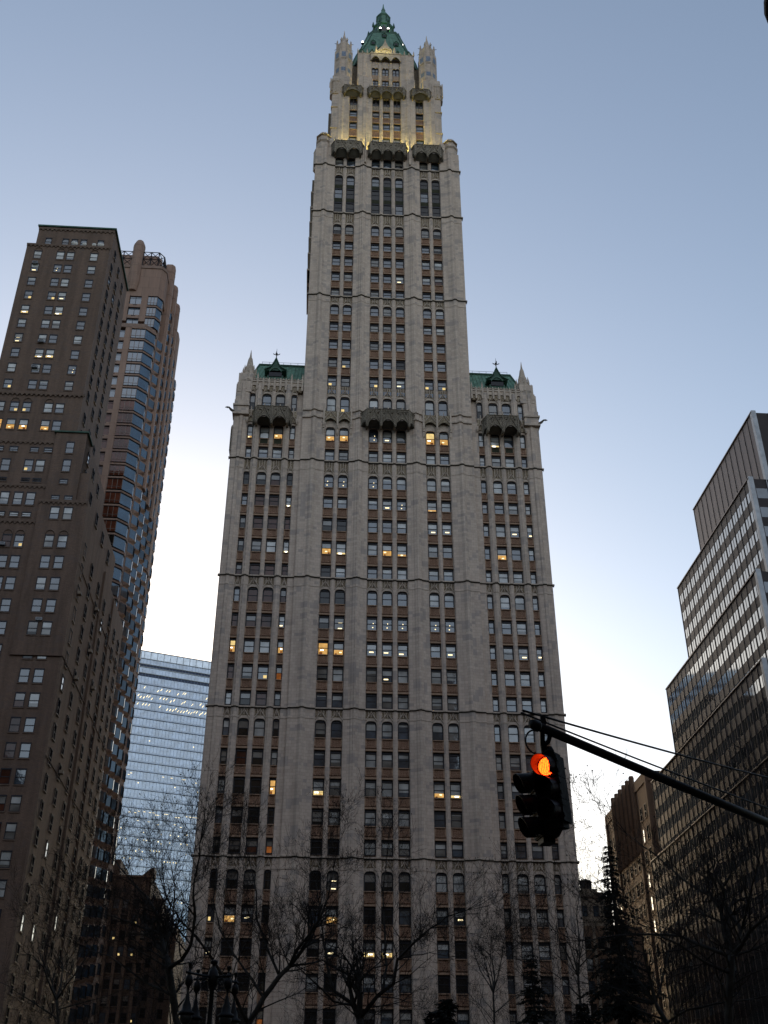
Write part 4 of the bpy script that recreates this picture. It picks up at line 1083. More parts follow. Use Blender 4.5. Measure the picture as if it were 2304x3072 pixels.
def bay(z, h, x0, y, chx, chy, k, kch):
    """corner bay: front light from x0 to the chamfer, chamfer pane, thin return"""
    fr, pn = MB(), MB(); xe = chx[0]
    pn.poly([(x0, y, z), (xe, y, z), (xe, y, z+h), (x0, y, z+h)], k)
    pn.poly([(xe, y, z), (chx[1], chy, z), (chx[1], chy, z+h), (xe, y, z+h)], kch)
    pn.poly([(chx[1], chy, z), (chx[1], chy+1.0, z), (chx[1], chy+1.0, z+h), (chx[1], chy, z+h)], 'white')
    n = 3
    for i in range(n+1): x = x0+(xe-x0)*i/n; fr.box(x-.05, x+.05, y-.06, y+.05, z, z+h, 'fin')
    fr.box(x0, xe, y-.05, y+.05, z+h*.22, z+h*.22+.06, 'fin')
    fr.prism([(x0, y-.22), (xe+.05, y-.22), (chx[1]+.2, chy-.1), (chx[1]+.2, chy+1.), (x0, chy+1.)], z+h, z+h+.36, 'pink')
    fr.prism([(x0, y-.12), (xe+.05, y-.12), (chx[1]+.14, chy-.1), (chx[1]+.14, chy+1.), (x0, chy+1.)], z+h-.10, z+h, 'frame')
    B.append((seen(xe, y, z, xe-x0, h), fr, pn))
def flat(z, h, x0, x1, y, k, vent=True):
    fr, pn = MB(), MB()
    pn.poly([(x0, y, z), (x1, y, z), (x1, y, z+h), (x0, y, z+h)], k)
    for x in (x0, (x0+x1)/2, x1): fr.box(x-.05, x+.05, y-.05, y+.05, z, z+h, 'frame')
    fr.box(x0, x1, y-.05, y+.05, z+h-.12, z+h+.02, 'frame'); fr.box(x0, x1, y-.05, y+.05, z+h*.78, z+h*.78+.05, 'frame')
    fr.box(x0-.1, x1+.1, y-.28, y+.3, z-.95, z-.05, 'pink'); fr.box(x0-.12, x1+.12, y-.34, y+.3, z-1.0, z-.85, 'pinkdk')
    if vent: fr.box((x0+x1)/2-.45, (x0+x1)/2+.45, y-.31, y, z-.4, z-.2, 'frame')
    B.append((seen(x0, y, z, x1-x0, h), fr, pn))
rp = random.Random(3)
for z in (164.6, 161.45, 158.3): bay(z, 2.35, -49.6, 47.55, (-47.6, -46.65), 48.85, 'bayglass', 'bayglass'); flat(z, 2.2, -53.5, -51.0, 47.75, 'bayglass'); flat(z, 2.2, -57, -54.7, 47.75, 'bayglass')
for i in range(33):
    z = 153.9-3.19*i-.0
    k = 'bayglass' if i < 6 else 'rust'
    if 6 <= i < 13 and i % 2 == 0: k = 'rust'
    bay(z, 2.4, -51.7, 46.15, (-48.8, -47.0), 48.05, k if i < 16 else 'dark', 'bayglass')
    flat(z, 2.1, -55.5, -53.1, 46.4, k if i < 16 else 'dark')
pt.many('bay_window', B, 100, 'pane')
O = []                      # saw-tooth oriels of the long side, one per floor and column
for j, yc in enumerate((52.0, 57.7, 63.4, 69.0, 74.2)):
    for i in range(48):
        z = 171.2-j*2.2-3.19*i
        if z < 4: break
        if j == 0 and z > 156: continue
        fr, pn = MB(), MB(); x = -46.9
        P = [(x, yc-1.5), (x+.95, yc-.2), (x+.95, yc+.9), (x, yc+1.5)]
        for a, b in zip(P, P[1:]): pn.poly([(*a, z), (*b, z), (*b, z+1.9), (*a, z+1.9)], rp.choice(['bayglass', 'sky', 'bayglass']) if a == P[0] else ('pit' if a == P[2] or rp.random() < .6 else 'dark'))
        fr.prism(P, z+1.9, z+2.2, 'pink'); pass
        n = len(P); b0 = len(fr.v); fr.v += [(px, py, z) for px, py in P]+[(x, yc-1.3, z-.85), (x, yc+1.3, z-.85)]; ii = fr.mi('pink')
        for q in ((0, 1, 4), (1, 2, 5, 4), (2, 3, 5), (0, 3, 2, 1)): fr.f.append(tuple(b0+t for t in q)); fr.m.append(ii)
        for px, py in P[1:3]: fr.tube([(px, py, z), (px, py, z+1.9)], .06, 'frame', 4)
        O.append((seen(x, yc, z, 3, 1.9, 1, 0), fr, pn))
    mb = None
pt.many('oriel_window', O, 100, 'pane')

# ================================================================== pale blue glass office tower far behind
GA = R(20.0)
gt = Thing('glass_tower', 'pale blue glass tower far off between the brick tower and the gothic skyscraper', 'office tower', (0, 0), aligned=False)
gx0, gx1, gzt = 0., 52., 208.5
gl = street(-92.4, 332.0); gt.o.location = (gl.x, gl.y, 0); gt.o.rotation_euler = (0, 0, YAW+GA); gt.off = (0, 0, 0)
mb = MB(); mb.box(gx0, gx1, .5, 50, 0, 203, 'curtain')
mb.box(gx0+.5, gx1-.5, .8, 49, 203, 207, 'curtainl')
gt.part('core', mb)
nf = 50; fh = 4.02; ztop = 196.0
mb = MB(); mb2 = MB(); mb3 = MB()
for i in range(nf):
    z1 = ztop-fh*i; z0 = z1-fh
    if z0 < 0: break
    n = 34; wd = (gx1-gx0)/n
    mb.poly([(gx0, .1, z0+.9), (gx1, .1, z0+.9), (gx1, .1, z1+.2), (gx0, .1, z1+.2)], 'curtain')
    mb2.box(gx0, gx1, -.1, .3, z0+.25, z0+.9, 'curtainl'); mb3.box(gx0, gx1, -.3, .2, z0+.12, z0+.25, 'bluesteel')
for (z0, z1, k) in ((196.0, 197.6, 'navy'), (197.6, 200.5, 'curtain'), (200.5, 202.0, 'navy'), (202., 204.6, 'curtain'), (204.6, 208.3, 'white')): mb.poly([(gx0, .05, z0), (gx1, .05, z0), (gx1, .05, z1), (gx0, .05, z1)], k)
gt.part('curtain_wall', mb); gt.part('spandrel_band', mb2)
for i in range(35): x = gx0+(gx1-gx0)*i/34; mb3.box(x-.045, x+.045, -.02, .12, 0, 204.6, 'bluesteel')
for i in range(18): x = gx0+(gx1-gx0)*i/17; mb3.box(x-.1, x+.1, -.15, .12, 204.6, 208.4, 'steel')
for z in (197.6, 200.5, 202., 204.6, 208.4): mb3.box(gx0, gx1, -.2, .15, z-.15, z+.15, 'steel')
gt.part('mullion_grid', mb3)
mb = MB(); rg = random.Random(12)   # lit ceiling strips seen through the glass
for fl, dens, sl in ((1, .28, 1), (2, .5, 1), (3, .7, 1), (7, .14, 0), (11, .35, 2), (12, .12, 0), (15, .5, 2), (16, .2, 2), (17, .25, 0), (18, .4, 0), (19, .25, 0), (20, .2, 0), (22, .2, 0), (24, .15, 0)):
    z = ztop-fh*fl-1.1
    for i in range(40):
        if rg.random() > dens: continue
        x = gx0+1+50*i/40+rg.uniform(-.3, .3); zz = z-rg.choice([0, .0, .8])
        if sl == 1: mb.poly([(x, .06, zz-.7), (x+.28, .06, zz-.7), (x+.95, .06, zz+.35), (x+.67, .06, zz+.35)], 'lamp')
        elif sl == 2: mb.poly([(x, .06, zz), (x+.9, .06, zz), (x+.9, .06, zz+.18), (x, .06, zz+.18)], 'lamp')
        else: mb.poly([(x, .06, zz), (x+.4, .06, zz), (x+.4, .06, zz+.4), (x, .06, zz+.4)], 'lamp')
gt.part('ceiling_lights', mb, kind='stuff')

# ================================================================== low sooty building between them
lb = Thing('office_building', 'low sooty brick building below the pale glass tower, seen through bare branches', 'building', (-50, 100))
mb = MB()
mb.box(-75, -42.2, 100, 125, 0, 54.6, 'lowbrick'); mb.box(-75, -49.0, 99.9, 112, 54.6, 57.9, 'lowbrick')
mb.slab([(-44.4, 54.6), (-41.9, 54.6), (-41.9, 56.4), (-42.7, 56.1)], 99.9, 104, 'lowbrick')
mb.box(-42.2, -39.6, 101, 125, 0, 50.2, 'lowbrick'); mb.box(-39.6, -36.4, 103, 125, 0, 45, 'lowbrick')
mb.box(-75, -42.0, 99.7, 100.3, 54.3, 54.7, 'brickdk'); mb.box(-42.4, -39.4, 100.8, 101.2, 49.9, 50.3, 'brickdk')
for x in (-52.2, -49.9, -47.9, -45.9, -43.6): mb.box(x-.3, x+.3, 99.6, 100.1, 0, 54, 'brickdk')
lb.part('wall', mb)
W = []; rl = random.Random(8)
for i in range(15):
    z = 49.-3.05*i
    if z < 2: break
    for x in (-55, -53.4, -51., -48.85, -46.9, -44.8, -43.):
        lit = rl.random() < .2 and z > 15
        a, b = sash(x, 1.2, z-1., z+.9, 99.95, 'litlow' if lit else rl.choice(['dark', 'grey', 'dark', 'sky']), 0, .08, rr=rl); a.box(x-.7, x+.7, 99.8, 100.02, z-1.15, z-1., 'brickdk'); W.append((1, a, b))
    for x in (-41.3, -38.2):
        a, b = sash(x, 1.1, z-9., z-7.2, 100.9 if x < -39.6 else 102.9, 'dark', 0, .08, rr=rl)
        if z > 12: W.append((.5, a, b))
lb.many('window', W, 100, 'pane')

# ================================================================== stepped dark office building on the right
ob = Thing('stepped_office_building', 'dark bronze office building stepping down in tiers at the right edge', 'office building', (60, 20))
TIERS = [(58.1, 29.7, 92.3, 105.2), (55.4, 36.5, 76.2, 92.5), (53.6, 45.1, 62.2, 76.4), (51.9, 55.0, 48.5, 62.4), (50.6, 57.0, 0, 48.7)]
mb = MB(); mf = MB(); mp = MB(); ml = MB()
rr_ = random.Random(9)
for ti, (x, y1, z0, z1) in enumerate(TIERS):
    mb.box(x+.12, 90, .12, y1-.1, z0-3, z1-.05, 'panel')
    n = int(round(y1/2.12)); step = y1/n
    if ti == 0:
        mp.box(x, x+.3, 0, y1, z0, z1, 'louvre')
    else:
        fl = 3.35; z = z1-1.7; bands = []
        while z-1.75 > z0+.3: bands.append((z-1.75, z)); z -= fl
        last = z1
        for b0, b1 in bands:
            mp.box(x, x+.25, 0, y1, b1, last, 'panel'); last = b0
            for i in range(2*n): mf.poly([(x+.04, i*step/2+.07, b0), (x+.04, (i+1)*step/2-.07, b0), (x+.04, (i+1)*step/2-.07, b1), (x+.04, i*step/2+.07, b1)], 'mirror')
            for i in range(2*n+1): mp.box(x+.015, x+.2, i*step/2-.07, i*step/2+.07, b0, b1, 'panel')
            for i in range(n):
                if rr_.random() < .02 and ti < 4: mf.poly([(x+.05, i*step+.5, b0+.2), (x+.05, i*step+.9, b0+.2), (x+.05, i*step+.9, b0+.6), (x+.05, i*step+.5, b0+.6)], 'lity')
        mp.box(x, x+.25, 0, y1, z0, last, 'panel')
    for i in range(n+1):
        if i % 1 == 0: ml.box(x-.08, x+.02, i*step-.025, i*step+.025, z0, z1+.1, 'fin')
    ml.box(x-.2, x+.3, -.05, y1+.05, z1, z1+.16, 'fin')
    mp.box(x+.1, 90, -.02, .2, z0, z1, 'panel')
    for i in range(14): ml.box(x+.2+i*2.4, x+.32+i*2.4, -.2, .0, z0, z1, 'steel')
    ml.box(x-.12, x+.6, -.25, .45, z0, z1+.3, 'steel')
    if ti:
        z = z1-1.7
        while z-1.75 > z0+.3: mf.poly([(x+.8, -.04, z-1.75), (90, -.04, z-1.75), (90, -.04, z), (x+.8, -.04, z)], 'sky'); z -= 3.35
ob.part('wall', mb); ob.part('window_band', mf); ob.part('spandrel_panel', mp); ob.part('fin', ml)

# ================================================================== brick building with ribbed bays, right background
rbk = Thing('brick_building', 'orange brown brick building with ribbed piers rising over its roof, beside the bronze offices', 'building', (60, 75))
RX = 54.7; mb = MB()
mb.box(RX, 90, 67.0, 98.4, 0, 68.3, 'orangebrick'); mb.box(RX-.2, RX+1, 66.8, 75.5, 66.6, 68.6, 'orangebrick'); mb.box(RX-.2, RX+1, 91.8, 98.6, 66.6, 68.6, 'orangebrick')
mb.box(RX+1, 90, 66.8, 67.2, 0, 68.6, 'lowbrick')  # darker brick puts this side's shade into the wall colour
for i in range(6):
    y = 76.3+i*2.95
    mb.lathe([(.55, 55.), (.55, 70.1), (.45, 70.4)], RX-.1, y, 'orangebrick', 8)
    mb.box(RX-.1, RX+.4, y+.5, y+2.5, 60.5, 69.4, 'lowbrick')
for z in (60.5, 56.2, 52., 47.8, 43.6, 39.4, 35.2, 31., 26.8, 22.6, 18.4):
    mb.box(RX-.14, RX+.2, 76, 92, z-1.9, z-1.65, 'tracery')
for y in (67.1, 75.4, 91.9, 98.3): mb.box(RX-.3, RX+.2, y-.35, y+.35, 0, 68.4, 'orangebrick')
rbk.part('wall', mb)
W = []; rq = random.Random(2)
for i in range(14):
    z = 61.9-4.15*i
    if z < 6: break
    for yc in (69.6, 72.6, 93.8, 96.4, 77.8, 80.7, 83.7, 86.6, 89.6):
        a, b = sash(0, 1.25, z-1.6, z+1.0, 0, rq.choice(['pit', 'pit', 'pit', 'grey']) if yc < 75 or yc > 92 else 'pit', 0, .1, rr=rq)
        a.box(-.75, .75, -.12, .05, z-1.75, z-1.6, 'lintel')
        for q in (a, b): q.xform(lambda px, py, pz: (RX+py-.04, yc-px, pz))
        W.append((1 if yc < 75 or yc > 92 else .5, a, b))
rbk.many('window', W, 100, 'pane')

# ================================================================== small building with a roof tank, between tower and brick block
sb = Thing('apartment_building', 'low tan brick building with a roof tank, just right of the gothic tower', 'building', (36, 62))
mb = MB(); mb.box(37.2, 43.5, 60, 75, 0, 43.2, 'limestone'); mb.box(38.5, 41.3, 60.5, 66, 43.2, 44.8, 'limestone'); mb.box(40.9, 42.3, 60.2, 64, 43.2, 44.2, 'brickdk')
mb.box(30, 47, 59.7, 60.2, 38.0, 38.35, 'limestone'); mb.box(37.0, 48, 58.5, 75, 0, 38.2, 'orangebrick'); mb.box(37, 43.6, 59.8, 60.2, 43.1, 43.45, 'brickdk')
for x in (39.5, 41.8, 44.4): mb.box(x-.25, x+.25, 58.3, 58.6, 0, 38.2, 'limestone')
sb.part('wall', mb)
W = []
for i in range(10):
    for x in (38.3, 40.6, 43.1, 45.6):
        z = 35.5-3.5*i; a, b = sash(x, 1.1, z-1.1, z+.9, 58.42, rq.choice(['sky', 'dark', 'blind']), 0, .08, rr=rq); a.box(x-.7, x+.7, 58.25, 58.5, z-1.25, z-1.1, 'limestone'); W.append((1, a, b))
for x in (38.6, 40.6, 42.5):
    a, b = sash(x, 1., 40.0, 41.8, 59.92, 'sky', 0, .08, rr=rq); W.append((1, a, b))
sb.many('window', W, 100, 'pane')
mb = MB(); mb.lathe([(1.05, 44.7), (1.05, 46.0), (1.2, 46.05), (1.15, 46.2), (.05, 46.75)], 39.6, 61.5, 'tank', 12); sb.part('roof_tank', mb)
# ================================================================== bare plane trees of the park
LIMBS = {'T1': ((-7.23, -95, 0.0), [([(-7.23, -95.0, 0.0), (-7.38, -95.0, 5.91), (-7.61, -95.0, 6.76), (-7.88, -95.0, 7.65), (-8.06, -94.7, 8.08)], 0.3, 0.17), ([(-8.06, -94.7, 8.08), (-8.44, -94.2, 8.94), (-8.68, -94.0, 9.66), (-9.21, -93.5, 10.34), (-9.87, -93.0, 10.93), (-10.72, -92.5, 11.78)], 0.13, 0.03), ([(-7.88, -95.0, 7.65), (-7.36, -95.5, 7.84), (-7.01, -96.0, 8.24), (-6.92, -96.2, 9.12), (-6.99, -96.5, 9.71), (-6.94, -96.6, 10.58), (-6.84, -97.0, 11.39)], 0.12, 0.03), ([(-7.61, -95.0, 6.76), (-8.77, -94.0, 7.31), (-9.64, -93.5, 7.88), (-10.41, -93.0, 8.35), (-11.27, -92.6, 8.64)], 0.08, 0.02), ([(-8.06, -94.7, 8.08), (-8.27, -93.5, 8.95), (-8.3, -92.8, 9.89), (-8.48, -92.0, 11.03), (-8.78, -92.0, 12.03)], 0.1, 0.02), ([(-8.44, -94.2, 8.94), (-8.89, -95.6, 8.9), (-9.4, -96.0, 9.04), (-10.11, -96.5, 9.22)], 0.07, 0.02)]), 'T2': ((-5.64, -88, 0.0), [([(-5.64, -88.0, 0.0), (-5.79, -88.0, 6.71), (-5.25, -88.0, 7.63), (-4.68, -87.8, 8.45), (-4.3, -87.7, 8.83)], 0.275, 0.14), ([(-4.3, -87.7, 8.83), (-3.69, -87.4, 8.97), (-3.03, -87.0, 9.2), (-2.42, -86.6, 9.0)], 0.08, 0.03), ([(-4.3, -87.7, 8.83), (-4.01, -88.0, 9.42), (-3.46, -88.5, 9.97), (-3.04, -89.0, 10.46), (-2.72, -89.2, 11.26), (-2.53, -89.5, 12.25)], 0.11, 0.03), ([(-4.68, -87.8, 8.45), (-5.34, -87.0, 9.71), (-5.88, -86.5, 10.87), (-6.01, -86.0, 12.07), (-6.43, -85.6, 13.45)], 0.1, 0.025), ([(-5.79, -88.0, 6.71), (-6.49, -89.0, 7.89), (-7.16, -89.5, 8.79), (-7.81, -90.0, 9.57), (-8.46, -90.4, 10.12), (-8.96, -91.0, 10.87)], 0.13, 0.03), ([(-5.25, -88.0, 7.63), (-6.78, -86.5, 9.53), (-7.49, -86.0, 10.55), (-7.94, -85.6, 11.87), (-7.98, -85.0, 13.29)], 0.09, 0.02)]), 'T3': ((-1.24, -84, 0.0), [([(-1.24, -84.0, 0.0), (-1.39, -84.0, 6.11), (-1.5, -84.0, 7.31)], 0.325, 0.22), ([(-1.5, -84.0, 7.31), (-1.85, -83.8, 7.95), (-2.67, -83.5, 8.49), (-2.97, -83.2, 9.52), (-3.19, -83.0, 10.54), (-3.4, -82.7, 11.75), (-3.62, -82.4, 13.3)], 0.15, 0.03), ([(-1.85, -83.8, 7.88), (-2.61, -84.5, 7.93), (-3.62, -85.0, 8.78), (-4.33, -85.4, 9.31), (-5.15, -86.0, 9.75)], 0.08, 0.02), ([(-1.5, -84.0, 7.31), (-0.76, -84.3, 8.15), (-0.04, -84.6, 8.62), (0.13, -84.6, 9.58), (0.83, -84.9, 10.22), (1.56, -85.2, 10.78), (2.28, -85.5, 11.21), (3.13, -86.0, 11.39)], 0.15, 0.03), ([(-0.47, -84.4, 8.34), (-0.33, -83.5, 9.48), (-0.4, -83.0, 10.97), (-0.51, -82.5, 12.68), (-0.33, -82.0, 14.48)], 0.1, 0.025), ([(0.13, -84.6, 9.58), (0.82, -85.0, 9.72), (1.52, -85.5, 9.74), (2.35, -86.0, 9.5)], 0.05, 0.015), ([(1.56, -85.2, 10.78), (2.41, -85.5, 10.8), (3.26, -85.6, 10.51)], 0.04, 0.012)]), 'T4': ((8.63, -104, 0.0), [([(8.63, -104.0, 0.0), (8.48, -104.0, 4.75), (8.69, -104.0, 5.87), (8.85, -104.0, 6.62)], 0.25, 0.15), ([(8.85, -104.0, 6.62), (8.19, -103.5, 6.99), (7.81, -103.0, 7.31), (7.23, -102.5, 7.44), (6.24, -102.0, 7.5), (5.47, -101.4, 7.46)], 0.09, 0.02), ([(8.77, -104.0, 6.19), (8.0, -104.6, 6.35), (7.26, -105.0, 6.73), (6.67, -105.4, 6.88), (6.3, -105.8, 7.0)], 0.07, 0.02), ([(8.85, -104.0, 6.62), (9.37, -103.6, 7.36), (8.99, -103.0, 8.28), (8.28, -102.4, 8.97), (7.6, -102.0, 9.83), (7.0, -101.4, 10.58)], 0.09, 0.015), ([(8.85, -104.0, 6.62), (9.28, -104.6, 7.18), (9.75, -105.0, 7.53), (10.36, -105.5, 7.85)], 0.1, 0.03), ([(9.37, -103.6, 7.36), (9.64, -104.0, 8.25), (9.94, -104.5, 9.21), (9.82, -105.0, 9.9)], 0.06, 0.015)]), 'T5': ((8.15, -100, 0.0), [([(8.15, -100.0, 0.0), (8.0, -100.0, 5.06), (7.58, -100.0, 5.96)], 0.2, 0.1), ([(7.58, -100.0, 5.96), (7.04, -99.6, 6.19), (6.45, -99.2, 6.52), (5.81, -98.8, 6.67)], 0.06, 0.015), ([(7.85, -100.0, 5.42), (8.39, -100.4, 5.73), (9.18, -100.8, 5.86), (9.94, -101.2, 5.9), (10.7, -101.6, 6.02)], 0.06, 0.02), ([(7.58, -100.0, 5.96), (8.06, -99.5, 6.86), (8.5, -99.0, 7.81), (9.07, -98.5, 8.8)], 0.06, 0.015)]), 'T6': ((11.14, -66, 0.0), [([(11.14, -66.0, 0.0), (10.99, -66.0, 9.29), (11.06, -66.0, 11.63)], 0.2, 0.1), ([(11.06, -66.0, 11.63), (11.4, -65.5, 13.38), (11.44, -65.0, 15.21), (11.9, -64.5, 17.11)], 0.08, 0.02), ([(11.06, -66.0, 11.63), (10.36, -66.8, 12.79), (9.77, -67.4, 13.8), (9.15, -68.0, 14.43)], 0.07, 0.02), ([(11.02, -66.0, 10.54), (10.32, -65.0, 11.58), (9.26, -64.4, 12.42), (7.93, -63.8, 12.89)], 0.07, 0.02), ([(11.21, -66.0, 12.18), (12.44, -66.5, 13.4), (13.1, -67.0, 14.82), (13.61, -67.4, 16.48)], 0.06, 0.015)]), 'T7': ((6.5, -62, 0.0), [([(6.5, -62.0, 0.0), (6.35, -62.0, 8.99), (6.36, -62.0, 11.24)], 0.1875, 0.09), ([(6.36, -62.0, 11.24), (5.66, -61.2, 12.71), (5.33, -60.7, 13.98), (5.0, -60.0, 15.33)], 0.07, 0.02), ([(6.36, -62.0, 11.24), (6.78, -62.8, 12.66), (7.04, -63.0, 13.99), (7.5, -63.4, 15.31)], 0.07, 0.02), ([(6.37, -62.0, 10.1), (7.71, -61.0, 11.18), (9.28, -60.5, 11.83), (10.43, -60.0, 12.1)], 0.06, 0.015)]), 'T8': ((-17.33, -72, 0.0), [([(-17.33, -72.0, 0.0), (-17.48, -72.0, 7.62), (-17.92, -72.0, 9.55)], 0.22499999999999998, 0.11), ([(-17.92, -72.0, 9.55), (-18.7, -71.2, 10.82), (-19.56, -70.7, 11.92), (-20.17, -70.0, 13.28)], 0.08, 0.02), ([(-17.92, -72.0, 9.55), (-17.0, -72.8, 10.59), (-16.38, -73.0, 11.56), (-15.75, -73.4, 12.84)], 0.08, 0.02), ([(-17.68, -72.0, 8.57), (-19.65, -71.0, 9.67), (-21.01, -70.5, 10.4), (-22.57, -70.0, 10.99)], 0.07, 0.015), ([(-17.81, -72.0, 9.06), (-16.4, -73.0, 9.26), (-14.9, -73.6, 9.51), (-13.66, -74.0, 9.94)], 0.06, 0.015)])}
TLAB = {
 'T1': 'bare forked plane tree at the left before the pale glass tower',
 'T2': 'bare plane tree leaning right in front of the left wing of the gothic tower',
 'T3': 'bare plane tree with a wide fork before the middle of the gothic tower',
 'T4': 'bare plane tree at the right with long limbs reaching left over the bronze offices',
 'T5': 'low bare tree sprawling in the bottom right corner',
 'T6': 'slender bare tree beside the right corner of the gothic tower, before the tan building',
 'T7': 'small bare tree between the wide forked plane tree and the conifers',
 'T8': 'bare tree in the bottom left corner before the brown brick tower'}
BACK = []
rt = random.Random(77)
for i, (x, y, h, lab) in enumerate((
        (-27.5, -38, 12.5, 'far bare tree before the low sooty brick building, under the pale glass tower'),
        (-20.5, -44, 13.5, 'tall thin bare tree before the left corner of the gothic tower'),
        (-13.0, -40, 13.5, 'far bare tree before the left wing windows, behind the leaning plane tree'),
        (-4.5, -42, 13.5, 'far bare tree behind the wide forked plane tree'),
        (4.5, -46, 13.0, 'far bare tree left of the low dark conifer'),
        (13.0, -40, 14.0, 'far bare tree behind the dark conifer, before the right wing'),
        (22.0, -46, 14.0, 'far bare tree between the slender bare tree and the spruce'),
        (28.0, -50, 14.5, 'far bare tree before the orange brown brick building, right of the spruce'),
        (34.0, -60, 15.0, 'far bare tree before the lower bronze offices'),
        (22.5, -84, 10.5, 'bare tree near the right edge, low before the bronze offices'),
        (-25.0, -70, 11.5, 'bare tree in front of the low corner of the brown brick tower'))):
    L = [([(x, y, 0.), (x+rt.uniform(-.3, .3), y, h*.2), (x+rt.uniform(-.5, .5), y, h*.36)], .20, .13)]
    top = L[0][0][-1]
    for j in range(6):
        a = 6.283*j/6+rt.uniform(-.4, .4); sp_ = h*rt.uniform(.10, .26) if j else h*.03; zt = h*rt.uniform(.68, .9); z0 = h*rt.uniform(.24, .36)
        L.append(([(x, y, z0), (x+sp_*.45*math.cos(a), y+sp_*.45*math.sin(a), z0+(zt-z0)*.4), (x+sp_*.8*math.cos(a), y+sp_*.8*math.sin(a), z0+(zt-z0)*.75), (x+sp_*math.cos(a+.2), y+sp_*math.sin(a+.2), zt)], .085, .02))
    k = 'B%d' % i; LIMBS[k] = ((x, y, 0.), L); TLAB[k] = lab; BACK.append(k)
def perp(d, r):
    a = Vector((r.gauss(0, 1), r.gauss(0, 1), r.gauss(0, 1))); a -= d*a.dot(d)
    return a.normalized() if a.length > 1e-4 else d.orthogonal().normalized()
def twig_out(mb, p, d, L, r, lvl, rr, balls, bushy):
    n = 4 if lvl < 2 else 3
    pts, rad = [p.copy()], [r]; q = p.copy(); dd = d.copy()
    for i in range(n):
        dd = (dd+perp(dd, rr)*rr.uniform(.10, .30)+Vector((0, 0, .09))).normalized()
        q = q+dd*(L/n); pts.append(q.copy()); rad.append(max(.0045, r*(1-.78*(i+1)/n)))
    mb.tube(pts, rad, 'twig' if r < .03 else 'bark', 4 if r > .02 else 3, False)
    if lvl <= 0:
        if rr.random() < balls: mb.lathe([(.006, .03), (.022, .018), (.022, -.012), (.006, -.025)], pts[-1].x, pts[-1].y, 'twig', 5, cz=pts[-1].z-.02)
        return
    k = rr.randint(3, 5) if lvl > 1 else rr.randint(2, 4)
    for i in range(int(k*bushy)):
        t = rr.uniform(.25, 1.); j = min(n-1, int(t*n)); b = pts[j].lerp(pts[j+1], t*n-j)
        ax = (pts[j+1]-pts[j]).normalized()
        nd = (ax*rr.uniform(.5, 1.)+perp(ax, rr)*rr.uniform(.55, 1.)+Vector((0, 0, .15))).normalized()
        twig_out(mb, b, nd, L*rr.uniform(.42, .68), max(.0055, r*.48), lvl-1, rr, balls, bushy)
def bare_tree(key, seed, bushy=1., size=1., balls=.06, lvl=3):
    base, limbs = LIMBS[key]; rr = random.Random(seed)
    t = Thing('bare_tree', TLAB[key], 'tree', base, False, 'bare park trees')
    tr, cw = MB(), MB()
    for li, (pts, ra, rb_) in enumerate(limbs):
        P = [Vector(p) for p in pts]; fine = []
        for a, b in zip(P, P[1:]):                # soft kinks along the limb
            m_ = max(2, int((b-a).length/.5)); d = (b-a).normalized()
            for i in range(m_): fine.append(a.lerp(b, i/m_)+(perp(d, rr)*rr.uniform(0, .05) if i else Vector((0, 0, 0))))
        fine.append(P[-1]); n = len(fine)
        rad = [.66*(ra+(rb_-ra)*i/(n-1))*rr.uniform(.93, 1.07) for i in range(n)]
        tr.tube(fine, rad, 'bark', 7)
        start = int(n*.55) if li == 0 else int(n*.12)
        for i in range(start, n):
            d = (fine[min(i+1, n-1)]-fine[max(i-1, 0)]).normalized()
            for _ in range(rr.choice([1, 1, 2]) if li else 1):
                if rr.random() > .85*bushy: continue
                nd = (d*rr.uniform(.2, .8)+perp(d, rr)+Vector((0, 0, .35))).normalized()
                twig_out(cw, fine[i], nd, size*rr.uniform(.9, 2.2), min(.035, rad[i]*.45), lvl if rr.random() < .45 else lvl-1, rr, balls, bushy)
        for _ in range(3): twig_out(cw, fine[-1], ((fine[-1]-fine[-2]).normalized()+perp(Vector((0, 0, 1)), rr)*.35).normalized(), size*1.9, rad[-1]*.9, lvl, rr, balls, bushy)
    t.part('trunk', tr, True); t.part('crown', cw)
for key, seed, bushy, size in (('T1', 11, 1.3, 1.05), ('T2', 12, 1.35, 1.15), ('T3', 13, 1.35, 1.2), ('T4', 14, 1.1, 1.05), ('T5', 15, 1.05, 1.), ('T6', 16, 1.15, 1.4), ('T7', 17, 1.15, 1.4), ('T8', 18, 1.15, 1.3), *[(k, 40+i, 1.1, 1.35) for i, k in enumerate(BACK)]):
    bare_tree(key, seed, bushy, size)

